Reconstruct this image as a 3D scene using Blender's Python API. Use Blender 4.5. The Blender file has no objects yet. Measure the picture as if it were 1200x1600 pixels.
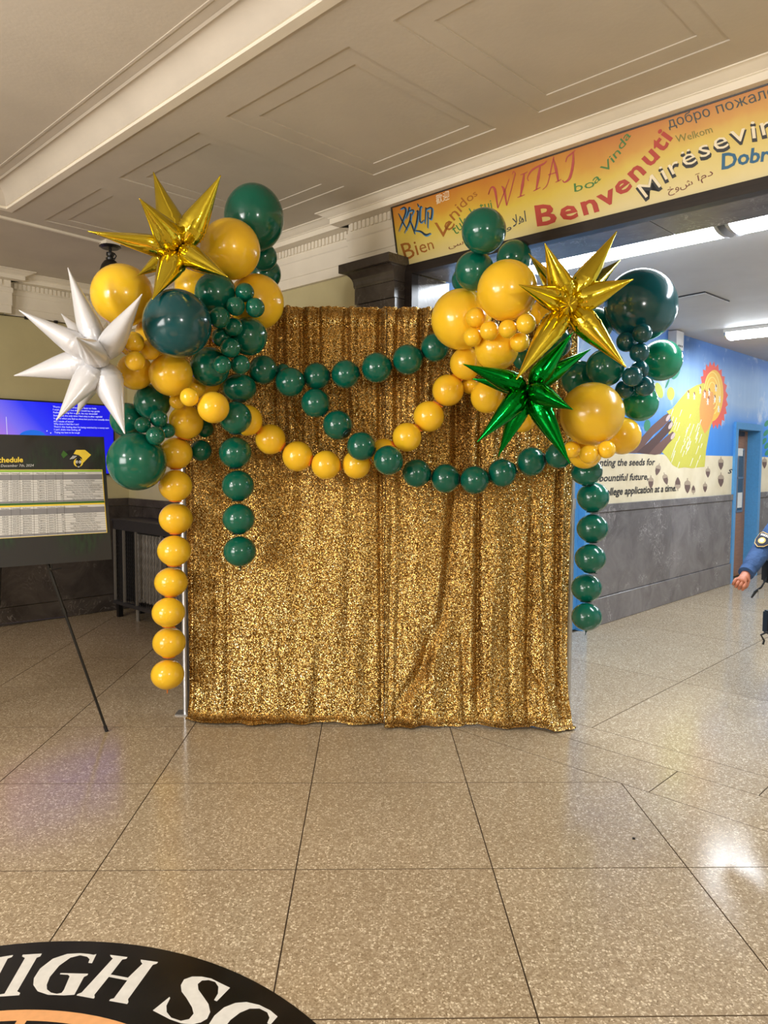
import bpy, bmesh, math, random
import numpy as np
from mathutils import Vector, Matrix

SC = bpy.context.scene
COL = SC.collection
random.seed(7)
RNG = np.random.default_rng(7)

# ------------------------------------------------------------------ camera
FPX = 1145.06
YAW, PITCH, ROLL = 0.02021348, -0.06869663, 0.00582267
A0 = 0.793025841                       # the building is turned by this against the floor tiling


def cam_axes():
    f = np.array([math.sin(YAW) * math.cos(PITCH), math.cos(YAW) * math.cos(PITCH), math.sin(PITCH)])
    r = np.array([math.cos(YAW), -math.sin(YAW), 0.0])
    u = np.cross(r, f)
    c, s = math.cos(ROLL), math.sin(ROLL)
    return c * r + s * u, -s * r + c * u, f


CR, CU, CF = cam_axes()
CP = np.array([0, 0, 1.5])
cam_data = bpy.data.cameras.new('camera')
cam = bpy.data.objects.new('camera', cam_data)
COL.objects.link(cam)
cam.matrix_world = Matrix(((CR[0], CU[0], -CF[0], CP[0]), (CR[1], CU[1], -CF[1], CP[1]), (CR[2], CU[2], -CF[2], CP[2]), (0, 0, 0, 1)))
cam_data.sensor_fit = 'VERTICAL'
cam_data.sensor_height = 36.0
cam_data.lens = FPX * 36.0 / 1600.0
cam_data.clip_start = 0.02
SC.camera = cam

# ------------------------------------------------------------------ world, exposure, lights
world = bpy.data.worlds.new('world')
SC.world = world
world.use_nodes = True
world.node_tree.nodes['Background'].inputs[0].default_value = (0.9, 0.95, 1.0, 1)
world.node_tree.nodes['Background'].inputs[1].default_value = 0.3
SC.view_settings.view_transform = 'Standard'
SC.view_settings.look = 'None'
SC.view_settings.gamma = 1.0
SC.view_settings.use_curve_mapping = False
SC.view_settings.exposure = 0.0
SC.cycles.max_bounces = 8
SC.cycles.diffuse_bounces = 4
SC.cycles.glossy_bounces = 4
SC.cycles.sample_clamp_indirect = 6.0
SC.cycles.caustics_reflective = False
SC.cycles.caustics_refractive = False

PENDANT_POWER = 70.0
TUBE_STRENGTH = 42.0
FILL_POWER = 210.0


def point_light(name, loc, power, radius, color):
    d = bpy.data.lights.new(name, 'POINT')
    d.energy = power
    d.shadow_soft_size = radius
    d.color = color
    o = bpy.data.objects.new(name, d)
    o.location = loc
    COL.objects.link(o)
    return o


WARM = (1.0, 0.96, 0.91)
for p, k in (((-2.4, 1.9, 2.35), 0.85), ((1.1, -0.2, 2.35), 1.25), ((-2.0, -1.6, 2.35), 0.9)):
    point_light('pendant_light', p, PENDANT_POWER * k, 0.11, WARM)
day = bpy.data.lights.new('added_foyer_fill', 'AREA')  # added fill light behind the viewer
day.shape = 'RECTANGLE'
day.size, day.size_y = 2.6, 2.0
day.energy = FILL_POWER
day.color = (1.0, 0.97, 0.94)
fill_o = bpy.data.objects.new('added_foyer_fill', day)
COL.objects.link(fill_o)

# ------------------------------------------------------------------ frames of reference
UU = np.array([-math.cos(A0), math.sin(A0), 0.0])     # a axis: along the banner wall, to the far left
VV = np.array([math.sin(A0), math.cos(A0), 0.0])      # b axis: along the corridor, to the far right
ZZ = np.array([0, 0, 1.0])


def W(a, b, z=0.0):
    return a * UU + b * VV + z * ZZ


fill_o.matrix_world = Matrix.Translation(Vector(W(2.6, -4.2, 1.7))) @ Matrix((tuple(UU), tuple(ZZ), tuple(-VV))).transposed().to_4x4()


class Plane:
    """A flat surface in the scene; at(x, y) gives the spot on it that shows at that place of the 1200x1600 frame."""

    def __init__(self, p, n, up=None):
        self.p, self.n = np.array(p, float), np.array(n, float) / np.linalg.norm(n)

    def at(self, x, y, lift=0.0):
        d = CF + CR * (x - 600) / FPX - CU * (y - 800) / FPX
        t = ((self.p - CP) @ self.n) / (d @ self.n)
        return CP + d * t + self.n * lift


FLOOR = Plane((0, 0, 0), (0, 0, 1))


def aty(x, y, depth):
    """Point seen at (x, y) at world depth Y."""
    d = CF + CR * (x - 600) / FPX - CU * (y - 800) / FPX
    return CP + d * (depth / d[1])


# ------------------------------------------------------------------ mesh helpers
def mesh(name, verts, faces, mat, parent=None, smooth=False, idx=None, kind=None, loc=None):
    me = bpy.data.meshes.new(name)
    me.from_pydata([tuple(map(float, v)) for v in verts], [], [tuple(map(int, f)) for f in faces])
    mats = mat if isinstance(mat, (list, tuple)) else [mat]
    for m in mats:
        me.materials.append(m)
    if idx is not None:
        me.polygons.foreach_set('material_index', np.array(idx, dtype=np.int32))
    if smooth:
        me.polygons.foreach_set('use_smooth', np.ones(len(me.polygons), dtype=bool))
    me.update()
    o = bpy.data.objects.new(name, me)
    COL.objects.link(o)
    if parent is not None:
        o.parent = parent
    if loc is not None:
        o.location = loc
    if kind:
        o['kind'] = kind
    return o


def fix_normals(o):
    bm = bmesh.new()
    bm.from_mesh(o.data)
    bmesh.ops.recalc_face_normals(bm, faces=bm.faces)
    bm.to_mesh(o.data)
    bm.free()
    return o


class MB:
    def __init__(self):
        self.v, self.f, self.i = [], [], []

    def add(self, v, f, i=0):
        o = len(self.v)
        self.v += [tuple(map(float, x)) for x in v]
        self.f += [tuple(int(q) + o for q in g) for g in f]
        self.i += [i] * len(f)
        return self

    def hexa(self, p, i=0):
        """eight corners: bottom ring 0-3, top ring 4-7"""
        return self.add(p, [(3, 2, 1, 0), (4, 5, 6, 7), (0, 1, 5, 4), (1, 2, 6, 5), (2, 3, 7, 6), (3, 0, 4, 7)], i)

    def bbox(self, a0, a1, b0, b1, z0, z1, i=0):
        return self.hexa([W(a0, b0, z0), W(a1, b0, z0), W(a1, b1, z0), W(a0, b1, z0), W(a0, b0, z1), W(a1, b0, z1), W(a1, b1, z1), W(a0, b1, z1)], i)

    def box(self, x0, x1, y0, y1, z0, z1, i=0):
        return self.hexa([(x0, y0, z0), (x1, y0, z0), (x1, y1, z0), (x0, y1, z0), (x0, y0, z1), (x1, y0, z1), (x1, y1, z1), (x0, y1, z1)], i)

    def tube(self, pts, r, n=10, i=0, cap=True):
        pts = [np.array(p, float) for p in pts]
        rs = r if isinstance(r, (list, tuple)) else [r] * len(pts)
        vs, fs = [], []
        prev = None
        for k, p in enumerate(pts):
            t = pts[min(k + 1, len(pts) - 1)] - pts[max(k - 1, 0)]
            t = t / (np.linalg.norm(t) + 1e-12)
            if prev is None:
                h = np.array([0, 0, 1.0]) if abs(t[2]) < 0.9 else np.array([1.0, 0, 0])
                e1 = np.cross(t, h)
            else:
                e1 = prev - t * (prev @ t)
            e1 /= np.linalg.norm(e1)
            prev = e1
            e2 = np.cross(t, e1)
            for q in range(n):
                w = 2 * math.pi * q / n
                vs.append(p + rs[k] * (math.cos(w) * e1 + math.sin(w) * e2))
        for k in range(len(pts) - 1):
            for q in range(n):
                q2 = (q + 1) % n
                fs.append((k * n + q, k * n + q2, (k + 1) * n + q2, (k + 1) * n + q))
        if cap:
            fs.append(tuple(range(n - 1, -1, -1)))
            fs.append(tuple((len(pts) - 1) * n + q for q in range(n)))
        return self.add(vs, fs, i)

    def lathe(self, prof, n=20, c=(0, 0, 0), i=0):
        vs, fs = [], []
        for r, z in prof:
            for q in range(n):
                w = 2 * math.pi * q / n
                vs.append((c[0] + r * math.cos(w), c[1] + r * math.sin(w), c[2] + z))
        for k in range(len(prof) - 1):
            for q in range(n):
                q2 = (q + 1) % n
                fs.append((k * n + q, k * n + q2, (k + 1) * n + q2, (k + 1) * n + q))
        return self.add(vs, fs, i)

    def build(self, name, mat, parent=None, smooth=False, kind=None, loc=None):
        multi = isinstance(mat, (list, tuple))
        return mesh(name, self.v, self.f, mat, parent, smooth, self.i if multi else None, kind, loc)


def empty(name, loc=(0, 0, 0), rotz=0.0):
    o = bpy.data.objects.new(name, None)
    o.empty_display_size = 0.1
    o.location = tuple(map(float, loc))
    o.rotation_euler = (0, 0, rotz)
    COL.objects.link(o)
    return o


def tag(o, label=None, cat=None, group=None, kind=None):
    if label:
        o['label'] = label
    if cat:
        o['category'] = cat
    if group:
        o['group'] = group
    if kind:
        o['kind'] = kind
    return o


def struct(o, label, cat):
    o['kind'] = 'structure'
    o['label'] = label
    o['category'] = cat
    return o


def keep(o, parent):
    """parent without moving: the mesh is already in world coordinates, the parent sits elsewhere"""
    o.parent = parent
    o.matrix_parent_inverse = parent_matrix(parent).inverted()
    return o


def parent_matrix(p):
    m = Matrix.LocRotScale(p.location, p.rotation_euler, p.scale)
    if p.parent is not None:
        m = parent_matrix(p.parent) @ p.matrix_parent_inverse @ m
    return m


def smooth_by_angle(o, deg=40):
    me = o.data
    me.polygons.foreach_set('use_smooth', np.ones(len(me.polygons), dtype=bool))
    bm = bmesh.new()
    bm.from_mesh(me)
    for e in bm.edges:
        e.smooth = not (len(e.link_faces) == 2 and e.calc_face_angle(0) > math.radians(deg))
    bm.to_mesh(me)
    bm.free()
    return o


# ------------------------------------------------------------------ materials
def lin(r, g, b):
    f = lambda c: c / 12.92 if c <= 0.04045 else ((c + 0.055) / 1.055) ** 2.4
    return (f(r / 255), f(g / 255), f(b / 255), 1.0)


class NT:
    def __init__(self, name):
        self.m = bpy.data.materials.new(name)
        self.m.use_nodes = True
        self.t = self.m.node_tree
        self.b = self.t.nodes['Principled BSDF']

    def n(self, typ, **kw):
        nd = self.t.nodes.new(typ)
        for k, v in kw.items():
            if k.startswith('i_'):
                nd.inputs[k[2:].replace('_', ' ')].default_value = v
            else:
                setattr(nd, k, v)
        return nd

    def l(self, a, b):
        self.t.links.new(a, b)

    def pos(self):
        return self.n('ShaderNodeNewGeometry').outputs['Position']

    def ramp(self, fac, stops):
        r = self.n('ShaderNodeValToRGB')
        e = r.color_ramp.elements
        while len(e) < len(stops):
            e.new(0.5)
        for k, (p, c) in enumerate(stops):
            e[k].position = p
            e[k].color = c
        self.l(fac, r.inputs[0])
        return r.outputs[0]

    def mix(self, fac, a, b, blend='MIX'):
        m = self.n('ShaderNodeMix', data_type='RGBA', blend_type=blend)
        for s, v in ((0, fac), (6, a), (7, b)):
            if hasattr(v, 'is_output'):
                self.l(v, m.inputs[s])
            else:
                m.inputs[s].default_value = v
        return m.outputs[2]

    def math(self, op, a, b=0.0):
        m = self.n('ShaderNodeMath', operation=op)
        for s, v in ((0, a), (1, b)):
            if hasattr(v, 'is_output'):
                self.l(v, m.inputs[s])
            else:
                m.inputs[s].default_value = v
        return m.outputs[0]

    def noise(self, vec, scale, detail=3.0, rough=0.5, dist=0.0):
        nd = self.n('ShaderNodeTexNoise', i_Scale=scale, i_Detail=detail, i_Roughness=rough, i_Distortion=dist)
        self.l(vec, nd.inputs['Vector'])
        return nd

    def voro(self, vec, scale, feature='F1'):
        nd = self.n('ShaderNodeTexVoronoi', feature=feature, i_Scale=scale)
        self.l(vec, nd.inputs['Vector'])
        return nd

    def bump(self, h, strength, dist=0.01):
        b = self.n('ShaderNodeBump', i_Strength=strength, i_Distance=dist)
        self.l(h, b.inputs['Height'])
        self.l(b.outputs[0], self.b.inputs['Normal'])

    def set(self, **kw):
        for k, v in kw.items():
            s = self.b.inputs[k.replace('_', ' ')]
            if hasattr(v, 'is_output'):
                self.l(v, s)
            else:
                s.default_value = v
        return self


def plain(name, col, rough=0.5, metal=0.0, spec=0.5, grain=0.06, scale=40.0, **kw):
    """one colour with a little procedural unevenness"""
    t = NT(name)
    p = t.pos()
    nz = t.noise(p, scale, 3)
    c2 = tuple(min(1, c * (1 + grain)) for c in col[:3]) + (1,)
    c1 = tuple(c * (1 - grain) for c in col[:3]) + (1,)
    t.set(Base_Color=t.ramp(nz.outputs[0], [(0.3, c1), (0.7, c2)]), Roughness=rough, Metallic=metal, Specular_IOR_Level=spec, **kw)
    return t.m


def mat_plaster(name, col, rough=0.65, bump=0.15):
    t = NT(name)
    p = t.pos()
    a = t.noise(p, 2.2, 5, 0.6)
    b = t.noise(p, 55, 3)
    c1 = tuple(c * 0.93 for c in col[:3]) + (1,)
    c2 = tuple(min(1, c * 1.05) for c in col[:3]) + (1,)
    t.set(Base_Color=t.ramp(a.outputs[0], [(0.3, c1), (0.7, c2)]), Roughness=rough, Specular_IOR_Level=0.35)
    t.bump(b.outputs[0], bump, 0.004)
    return t.m


def mat_terrazzo():
    t = NT('terrazzo')
    p = t.pos()
    v1 = t.voro(p, 130)
    v2 = t.voro(p, 230)
    ch = t.n('ShaderNodeSeparateColor')
    t.l(v1.outputs['Color'], ch.inputs[0])
    c1 = t.ramp(ch.outputs[0], [(0.0, lin(166, 147, 120)), (0.28, lin(182, 163, 136)), (0.5, lin(194, 176, 149)), (0.72, lin(210, 193, 166)), (0.86, lin(238, 224, 198)), (1.0, lin(247, 236, 214))])
    c1.node.color_ramp.interpolation = 'CONSTANT'
    ch2 = t.n('ShaderNodeSeparateColor')
    t.l(v2.outputs['Color'], ch2.inputs[0])
    c2 = t.ramp(ch2.outputs[1], [(0.0, lin(132, 112, 86)), (0.1, lin(176, 156, 128)), (0.75, lin(190, 172, 144)), (0.9, lin(226, 210, 182))])
    c2.node.color_ramp.interpolation = 'CONSTANT'
    edge = t.voro(p, 130, 'DISTANCE_TO_EDGE')
    em = t.ramp(edge.outputs['Distance'], [(0.04, (1, 1, 1, 1)), (0.14, (0, 0, 0, 1))])
    c = t.mix(em, c1, c2)
    cloud = t.noise(p, 1.7, 4, 0.6)
    c = t.mix(0.55, c, t.ramp(cloud.outputs[0], [(0.3, (0.82, 0.80, 0.77, 1)), (0.7, (1, 0.99, 0.97, 1))]), 'MULTIPLY')
    oi = t.n('ShaderNodeObjectInfo')
    c = t.mix(0.6, c, t.ramp(oi.outputs['Random'], [(0, (0.9, 0.88, 0.85, 1)), (1, (1, 1, 1, 1))]), 'MULTIPLY')
    rn = t.noise(p, 9, 3)
    rr = t.n('ShaderNodeMapRange', i_To_Min=0.10, i_To_Max=0.22)
    t.l(rn.outputs[0], rr.inputs[0])
    t.set(Base_Color=c, Roughness=rr.outputs[0], Specular_IOR_Level=0.45)
    return t.m


def mat_marble(name, dark, light, rough=0.25):
    t = NT(name)
    p = t.pos()
    a = t.noise(p, 3.0, 6, 0.65, 1.0)
    base = t.ramp(a.outputs[0], [(0.3, dark), (0.7, light)])
    w = t.noise(p, 6.0, 4, 0.55, 2.0)
    vein = t.ramp(w.outputs[0], [(0.484, (0, 0, 0, 1)), (0.5, (1, 1, 1, 1)), (0.516, (0, 0, 0, 1))])
    w2 = t.noise(p, 2.5, 3)
    msk = t.ramp(w2.outputs[0], [(0.5, (0, 0, 0, 1)), (0.68, (0.55, 0.55, 0.55, 1))])
    f = t.math('MULTIPLY', vein, msk)
    oi = t.n('ShaderNodeObjectInfo')
    base = t.mix(1.0, base, t.ramp(oi.outputs['Random'], [(0, (0.86, 0.86, 0.86, 1)), (1, (1, 1, 1, 1))]), 'MULTIPLY')
    t.set(Base_Color=t.mix(f, base, tuple(min(1, c * 3.2 + 0.08) for c in light[:3]) + (1,)), Roughness=rough, Specular_IOR_Level=0.5)
    return t.m


def mat_sequin():
    t = NT('gold_sequin')
    p = t.pos()
    v = t.voro(p, 265)
    sub = t.n('ShaderNodeVectorMath', operation='SUBTRACT')
    t.l(v.outputs['Color'], sub.inputs[0])
    sub.inputs[1].default_value = (0.5, 0.5, 0.5)
    sc = t.n('ShaderNodeVectorMath', operation='SCALE')
    sc.inputs['Scale'].default_value = 1.0
    t.l(sub.outputs[0], sc.inputs[0])
    g = t.n('ShaderNodeNewGeometry')
    ad = t.n('ShaderNodeVectorMath', operation='ADD')
    t.l(g.outputs['Normal'], ad.inputs[0])
    t.l(sc.outputs[0], ad.inputs[1])
    no = t.n('ShaderNodeVectorMath', operation='NORMALIZE')
    t.l(ad.outputs[0], no.inputs[0])
    t.l(no.outputs[0], t.b.inputs['Normal'])
    ch = t.n('ShaderNodeSeparateColor')
    t.l(v.outputs['Color'], ch.inputs[0])
    c = t.ramp(ch.outputs[2], [(0.0, lin(104, 70, 24)), (0.4, lin(150, 108, 46)), (0.7, lin(196, 152, 76)), (0.88, lin(236, 206, 130)), (1.0, lin(255, 248, 200))])  # bright glints and dark cells are painted into the sequin colour
    t.set(Base_Color=c, Metallic=0.85, Roughness=0.26, Specular_IOR_Level=0.6)
    return t.m


def mat_latex(name, col, rough=0.17, sub=0.0):
    t = NT(name)
    p = t.pos()
    a = t.noise(p, 6, 2)
    c1 = tuple(c * 0.9 for c in col[:3]) + (1,)
    c2 = tuple(min(1, c * 1.08) for c in col[:3]) + (1,)
    t.set(Base_Color=t.ramp(a.outputs[0], [(0.3, c1), (0.7, c2)]), Roughness=rough, Specular_IOR_Level=0.5, Coat_Weight=0.25, Coat_Roughness=0.12)
    if sub:
        t.set(Subsurface_Weight=sub, Subsurface_Radius=(0.03, 0.015, 0.004), Subsurface_Scale=0.6)
    return t.m


def mat_foil(name, col, rough=0.13, metal=1.0):
    t = NT(name)
    p = t.pos()
    a = t.noise(p, 28, 3, 0.5)
    t.set(Base_Color=col, Roughness=rough, Metallic=metal, Specular_IOR_Level=0.6)
    t.bump(a.outputs[0], 0.12, 0.01)
    return t.m


def mat_emit(name, col, strength):
    t = NT(name)
    p = t.pos()
    a = t.noise(p, 3, 1)
    t.set(Base_Color=(0.02, 0.02, 0.02, 1), Emission_Color=t.ramp(a.outputs[0], [(0, tuple(c * 0.97 for c in col[:3]) + (1,)), (1, col)]), Emission_Strength=strength)
    return t.m


def mat_wood(name, c1, c2, rough=0.4, scale=(1, 1, 12)):
    t = NT(name)
    p = t.pos()
    mp = t.n('ShaderNodeMapping')
    mp.inputs['Scale'].default_value = scale
    t.l(p, mp.inputs[0])
    a = t.noise(mp.outputs[0], 6, 5, 0.6, 0.6)
    t.set(Base_Color=t.ramp(a.outputs[0], [(0.3, c1), (0.7, c2)]), Roughness=rough)
    return t.m


M = {}
M['terrazzo'] = mat_terrazzo()
M['grout'] = plain('dark_joint', lin(104, 86, 64), 0.8)
M['ceil'] = mat_plaster('ceiling_paint', lin(200, 191, 177))
M['mould'] = mat_plaster('moulding_paint', lin(236, 228, 212), 0.5, 0.05)
M['cream'] = mat_plaster('cream_wall_paint', lin(198, 188, 146), 0.5)
M['marble_dark_shaded'] = mat_marble('dark_shaded_marble', lin(58, 52, 48), lin(92, 84, 78), 0.22)  # dark marble; the unlit foyer dado's shade is put into this colour
M['marble_grey'] = mat_marble('grey_marble', lin(104, 100, 102), lin(136, 132, 134), 0.25)
M['wood_dark'] = mat_wood('dark_frame_wood', lin(26, 20, 18), lin(44, 35, 30), 0.35)
M['corr_ceil'] = mat_plaster('corridor_ceiling_paint', lin(196, 194, 194), 0.6)
M['blue_paint'] = plain('blue_gloss_paint', lin(86, 156, 214), 0.3)
M['door_wood'] = mat_wood('door_wood', lin(150, 104, 68), lin(176, 128, 88), 0.35)
M['black'] = plain('black_metal', lin(18, 18, 20), 0.35)
M['black_soft'] = plain('black_fabric', lin(20, 20, 22), 0.8)
M['silver'] = plain('silver_metal', lin(190, 190, 192), 0.3, 0.9)
M['white'] = plain('white_paint', lin(238, 236, 230), 0.4)
M['sequin'] = mat_sequin()
M['g'] = mat_latex('green_latex', lin(5, 96, 76))
M['gb'] = mat_latex('bright_green_latex', lin(8, 130, 96))
M['t'] = mat_latex('teal_latex', lin(6, 74, 80))
M['t2'] = mat_latex('dark_green_latex', lin(4, 92, 74))
M['y'] = mat_latex('yellow_latex', lin(252, 200, 44), 0.2, 0.12)
M['yo'] = mat_latex('ochre_latex', lin(226, 182, 40), 0.25, 0.1)
M['gold_foil'] = mat_foil('gold_foil', lin(222, 200, 62))
M['green_foil'] = mat_foil('green_foil', lin(8, 140, 48))
M['white_foil'] = mat_foil('white_foil', lin(216, 217, 221), 0.28, 0.2)
M['orange_rubber'] = plain('orange_rubber', lin(238, 132, 36), 0.4)
M['dark_rubber'] = plain('dark_rubber', lin(4, 50, 42), 0.4)
M['tube'] = mat_emit('lit_lens', (0.86, 0.93, 1.0, 1), TUBE_STRENGTH)

# ================================================================== THE SETTING
ZC, ZK, ZCOR = 3.13, 3.24, 2.87
FA0, FA1, FB0, FB1 = -3.2, 7.015, -4.5, 3.5
CA0, CA1, CB1 = -1.0, 3.268, 16.0

# ---- floor: grout bed, terrazzo tiles laid diagonally, border strip, corridor slabs
mb = MB()
mb.bbox(FA0, FA1 + 0.2, FB0, 3.74, -0.10, -0.006)
mb.bbox(CA0, CA1 + 0.2, 3.74, CB1, -0.10, -0.006)
floor = struct(mb.build('floor', M['grout']), 'speckled beige terrazzo floor of square tiles with thin dark joints', 'floor')


def clip(poly, n, off):
    out = []
    for i in range(len(poly)):
        p, q = poly[i], poly[(i + 1) % len(poly)]
        dp, dq = p @ n - off, q @ n - off
        if dp <= 0:
            out.append(p)
        if dp * dq < 0:
            out.append(p + (q - p) * (dp / (dp - dq)))
    return out


def slab(poly, name='tile', data=None):
    """thin tile with a small arris; poly counter-clockwise in the floor plane"""
    c = sum(poly) / len(poly)
    n = len(poly)
    if data is None:
        g = 0.0013
        ring = []
        for q in range(n):
            p0, p1, p2 = poly[q - 1], poly[q], poly[(q + 1) % n]
            e1 = (p1 - p0) / (np.linalg.norm(p1 - p0) + 1e-9)
            e2 = (p2 - p1) / (np.linalg.norm(p2 - p1) + 1e-9)
            n1, n2 = np.array([-e1[1], e1[0]]), np.array([-e2[1], e2[0]])
            k = (n1 + n2) / max(0.3, 1 + n1 @ n2)
            ring.append((p1 + k * g - c, k))
        vs = [(p[0], p[1], -0.012) for p, k in ring] + [(p[0], p[1], -0.0012) for p, k in ring] + [(p[0] + k[0] * .0012, p[1] + k[1] * .0012, 0) for p, k in ring]
        fs = [tuple(range(2 * n, 3 * n))]
        for q in range(n):
            q2 = (q + 1) % n
            fs += [(q, q2, n + q2, n + q), (n + q, n + q2, 2 * n + q2, 2 * n + q)]
        o = mesh(name, vs, fs, [M['terrazzo'], M['grout']], floor, idx=[0] + [1] * (2 * n))
    else:
        o = bpy.data.objects.new(name, data)
        COL.objects.link(o)
        o.parent = floor
    o.location = (c[0], c[1], 0)
    return o


TX, TY, X0, Y0 = 0.7265, 0.7285, 0.4625, 1.878
u2, v2 = UU[:2], VV[:2]
full = None
for i in range(-14, 14):
    for j in range(-14, 14):
        x, y = X0 + i * TX, Y0 + j * TY
        sq = [np.array(p) for p in ((x, y), (x + TX, y), (x + TX, y + TY), (x, y + TY))]
        poly = sq
        for nn, off in ((v2, 3.178), (-v2, -FB0), (u2, FA1), (-u2, -FA0)):
            poly = clip(poly, nn, off) if poly else poly
        if len(poly) < 3:
            continue
        area = 0.5 * abs(sum(poly[k][0] * poly[(k + 1) % len(poly)][1] - poly[(k + 1) % len(poly)][0] * poly[k][1] for k in range(len(poly))))
        if area < 0.004:
            continue
        if abs(area - TX * TY) < 1e-6:
            o = slab(sq, 'tile', full)
            full = o.data
        else:
            slab(poly)


def ab_slab(a0, a1, b0, b1):
    p = [W(a1, b0)[:2], W(a0, b0)[:2], W(a0, b1)[:2], W(a1, b1)[:2]]
    c = sum(p) / 4
    cr = (p[1] - p[0])[0] * (p[2] - p[1])[1] - (p[1] - p[0])[1] * (p[2] - p[1])[0]
    slab(p if cr > 0 else p[::-1], 'tile')


edges = [-1.0, 0.18, 1.40, 2.62, 3.84, 5.06, 6.28, FA1]
for a0, a1 in zip(edges, edges[1:]):
    ab_slab(a0, a1, 3.178, 3.5)
ab_slab(-1.0, 1.03, 3.5, 3.74)
ab_slab(1.03, 3.07, 3.5, 3.74)
aa = [-1.0, -0.57, 0.71, 1.99, CA1]
bb = [3.74] + [4.97 + 1.47 * k for k in range(8)] + [CB1]
for a0, a1 in zip(aa, aa[1:]):
    for b0, b1 in zip(bb, bb[1:]):
        ab_slab(a0, a1, b0, b1)

# ---- ceiling of the foyer with its coffer
mb = MB()
BE, AE, BK = 1.805, 5.20, 1.716
S1, S2 = 0.006, 0.011                     # two shallow steps of the sunk panels
mb.bbox(FA0, FA1 + 0.2, BE, 3.74, ZC + S2, ZC + 0.3)
PAN = []
for k in range(-4, 3):
    q = 1.0965 * k
    PAN.append((2.205 + q, 3.062 + q))
PAN.sort()
PB0, PB1 = 2.046, 3.035
mb.bbox(FA0, FA1 + 0.2, BE, PB0, ZC, ZC + S2)
mb.bbox(FA0, FA1 + 0.2, PB1, 3.74, ZC, ZC + S2)
ed = [FA0] + [e for pr in PAN for e in pr] + [FA1 + 0.2]
for k in range(0, len(ed), 2):
    if ed[k + 1] > ed[k]:
        mb.bbox(max(ed[k], FA0), ed[k + 1], PB0, PB1, ZC, ZC + S2)
for p0, p1 in PAN:
    p0 = max(p0, FA0)
    i0, i1, j0, j1 = p0 + 0.085, p1 - 0.106, PB0 + 0.114, PB1 - 0.105
    for r in ((p0, p1, PB0, j0), (p0, p1, j1, PB1), (p0, i0, j0, j1), (i1, p1, j0, j1)):
        mb.bbox(*r, ZC + S1, ZC + S2)
mb.bbox(AE, FA1 + 0.2, FB0, BE, ZC, ZC + 0.3)
mb.bbox(FA0, AE, FB0, BE, ZK, ZK + 0.2)
ceiling = struct(mb.build('ceiling', M['ceil']), 'beige plaster foyer ceiling with raised coffer and thin panel mouldings', 'ceiling')


def sweep_a(prof, a0, a1, mb, i=0, da0=None, da1=None):
    """extrude a (b, z) profile along the a axis; da0/da1 give per-point mitre shifts at the ends"""
    n = len(prof)
    v = [W(a0 + (da0[k] if da0 else 0), b, z) for k, (b, z) in enumerate(prof)] + [W(a1 + (da1[k] if da1 else 0), b, z) for k, (b, z) in enumerate(prof)]
    f = [(k, k + 1, n + k + 1, n + k) for k in range(n - 1)]
    mb.add(v, f, i)


def sweep_b(prof, b0, b1, mb, i=0, db0=None, db1=None):
    n = len(prof)
    v = [W(a, b0 + (db0[k] if db0 else 0), z) for k, (a, z) in enumerate(prof)] + [W(a, b1 + (db1[k] if db1 else 0), z) for k, (a, z) in enumerate(prof)]
    f = [(k, k + 1, n + k + 1, n + k) for k in range(n - 1)]
    mb.add(v, f, i)


cove = [(0.02, ZC + 0.001), (0.02, ZC - 0.008), (-0.028, ZC - 0.008), (-0.028, ZC + 0.006), (-0.036, ZC + 0.006), (-0.036, ZC + 0.012)]
for k in range(9):
    w = math.pi / 2 * k / 8
    cove.append((-0.036 - 0.075 * (1 - math.cos(w)), ZC + 0.012 + (ZK - ZC - 0.012) * math.sin(w)))
cove += [(-0.125, ZK - 0.006), (-0.137, ZK - 0.001)]
mb = MB()
off = [c[0] for c in cove]
sweep_a([(BE + d, z) for d, z in cove], FA0, AE, mb, 0, None, off)
sweep_b([(AE + d, z) for d, z in cove], FB0, BE, mb, 0, None, off)
cv = fix_normals(mb.build('cove_moulding', M['ceil'], ceiling))
cv.data.materials.append(M['mould'])
for q in cv.data.polygons:
    if q.center.z < ZC + 0.008:
        q.material_index = 1
smooth_by_angle(cv, 35)


def ridge_rect(a0, a1, b0, b1, z, w=0.012, h=0.004, name='panel_moulding'):
    m = MB()
    for (p, q, r, s) in ((a0, a1, b0, b0 + w), (a0, a1, b1 - w, b1), (a0, a0 + w, b0 + w, b1 - w), (a1 - w, a1, b0 + w, b1 - w)):
        m.bbox(p, q, r, s, z - h, z + 0.002)
    return m.build(name, M['ceil'], ceiling)


ridge_rect(-2.8, AE - 0.19, -4.2, 1.617, ZK)
ridge_rect(5.62, 6.4, -3.9, 1.4, ZC)

# ---- foyer walls
mb = MB()
mb.bbox(3.10, FA1 + 0.2, 3.5, 3.74, 0, ZC)
mb.bbox(CA0, 3.10, 3.432, 3.74, 2.684, ZC)
mb.bbox(FA0, CA0, 3.5, 3.74, 0, ZC)
wall_back = struct(mb.build('wall_back', M['cream']), 'pale yellow foyer wall with the wide opening to the corridor behind the gold curtain', 'wall')
wall_left = struct(MB().bbox(FA1, FA1 + 0.2, FB0, 3.74, 0, ZC).build('wall_left', M['cream']), 'pale yellow foyer wall behind the television, shade-darkened marble along its foot', 'wall')
wall_front = struct(MB().bbox(FA0, FA1, FB0 - 0.2, FB0, 0, ZK).build('wall_front', M['cream']), 'pale yellow foyer wall behind the viewer', 'wall')
wall_right = struct(MB().bbox(FA0 - 0.2, FA0, FB0, 3.74, 0, ZC).build('wall_right', M['cream']), 'pale yellow foyer wall on the far right of the foyer', 'wall')


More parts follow.
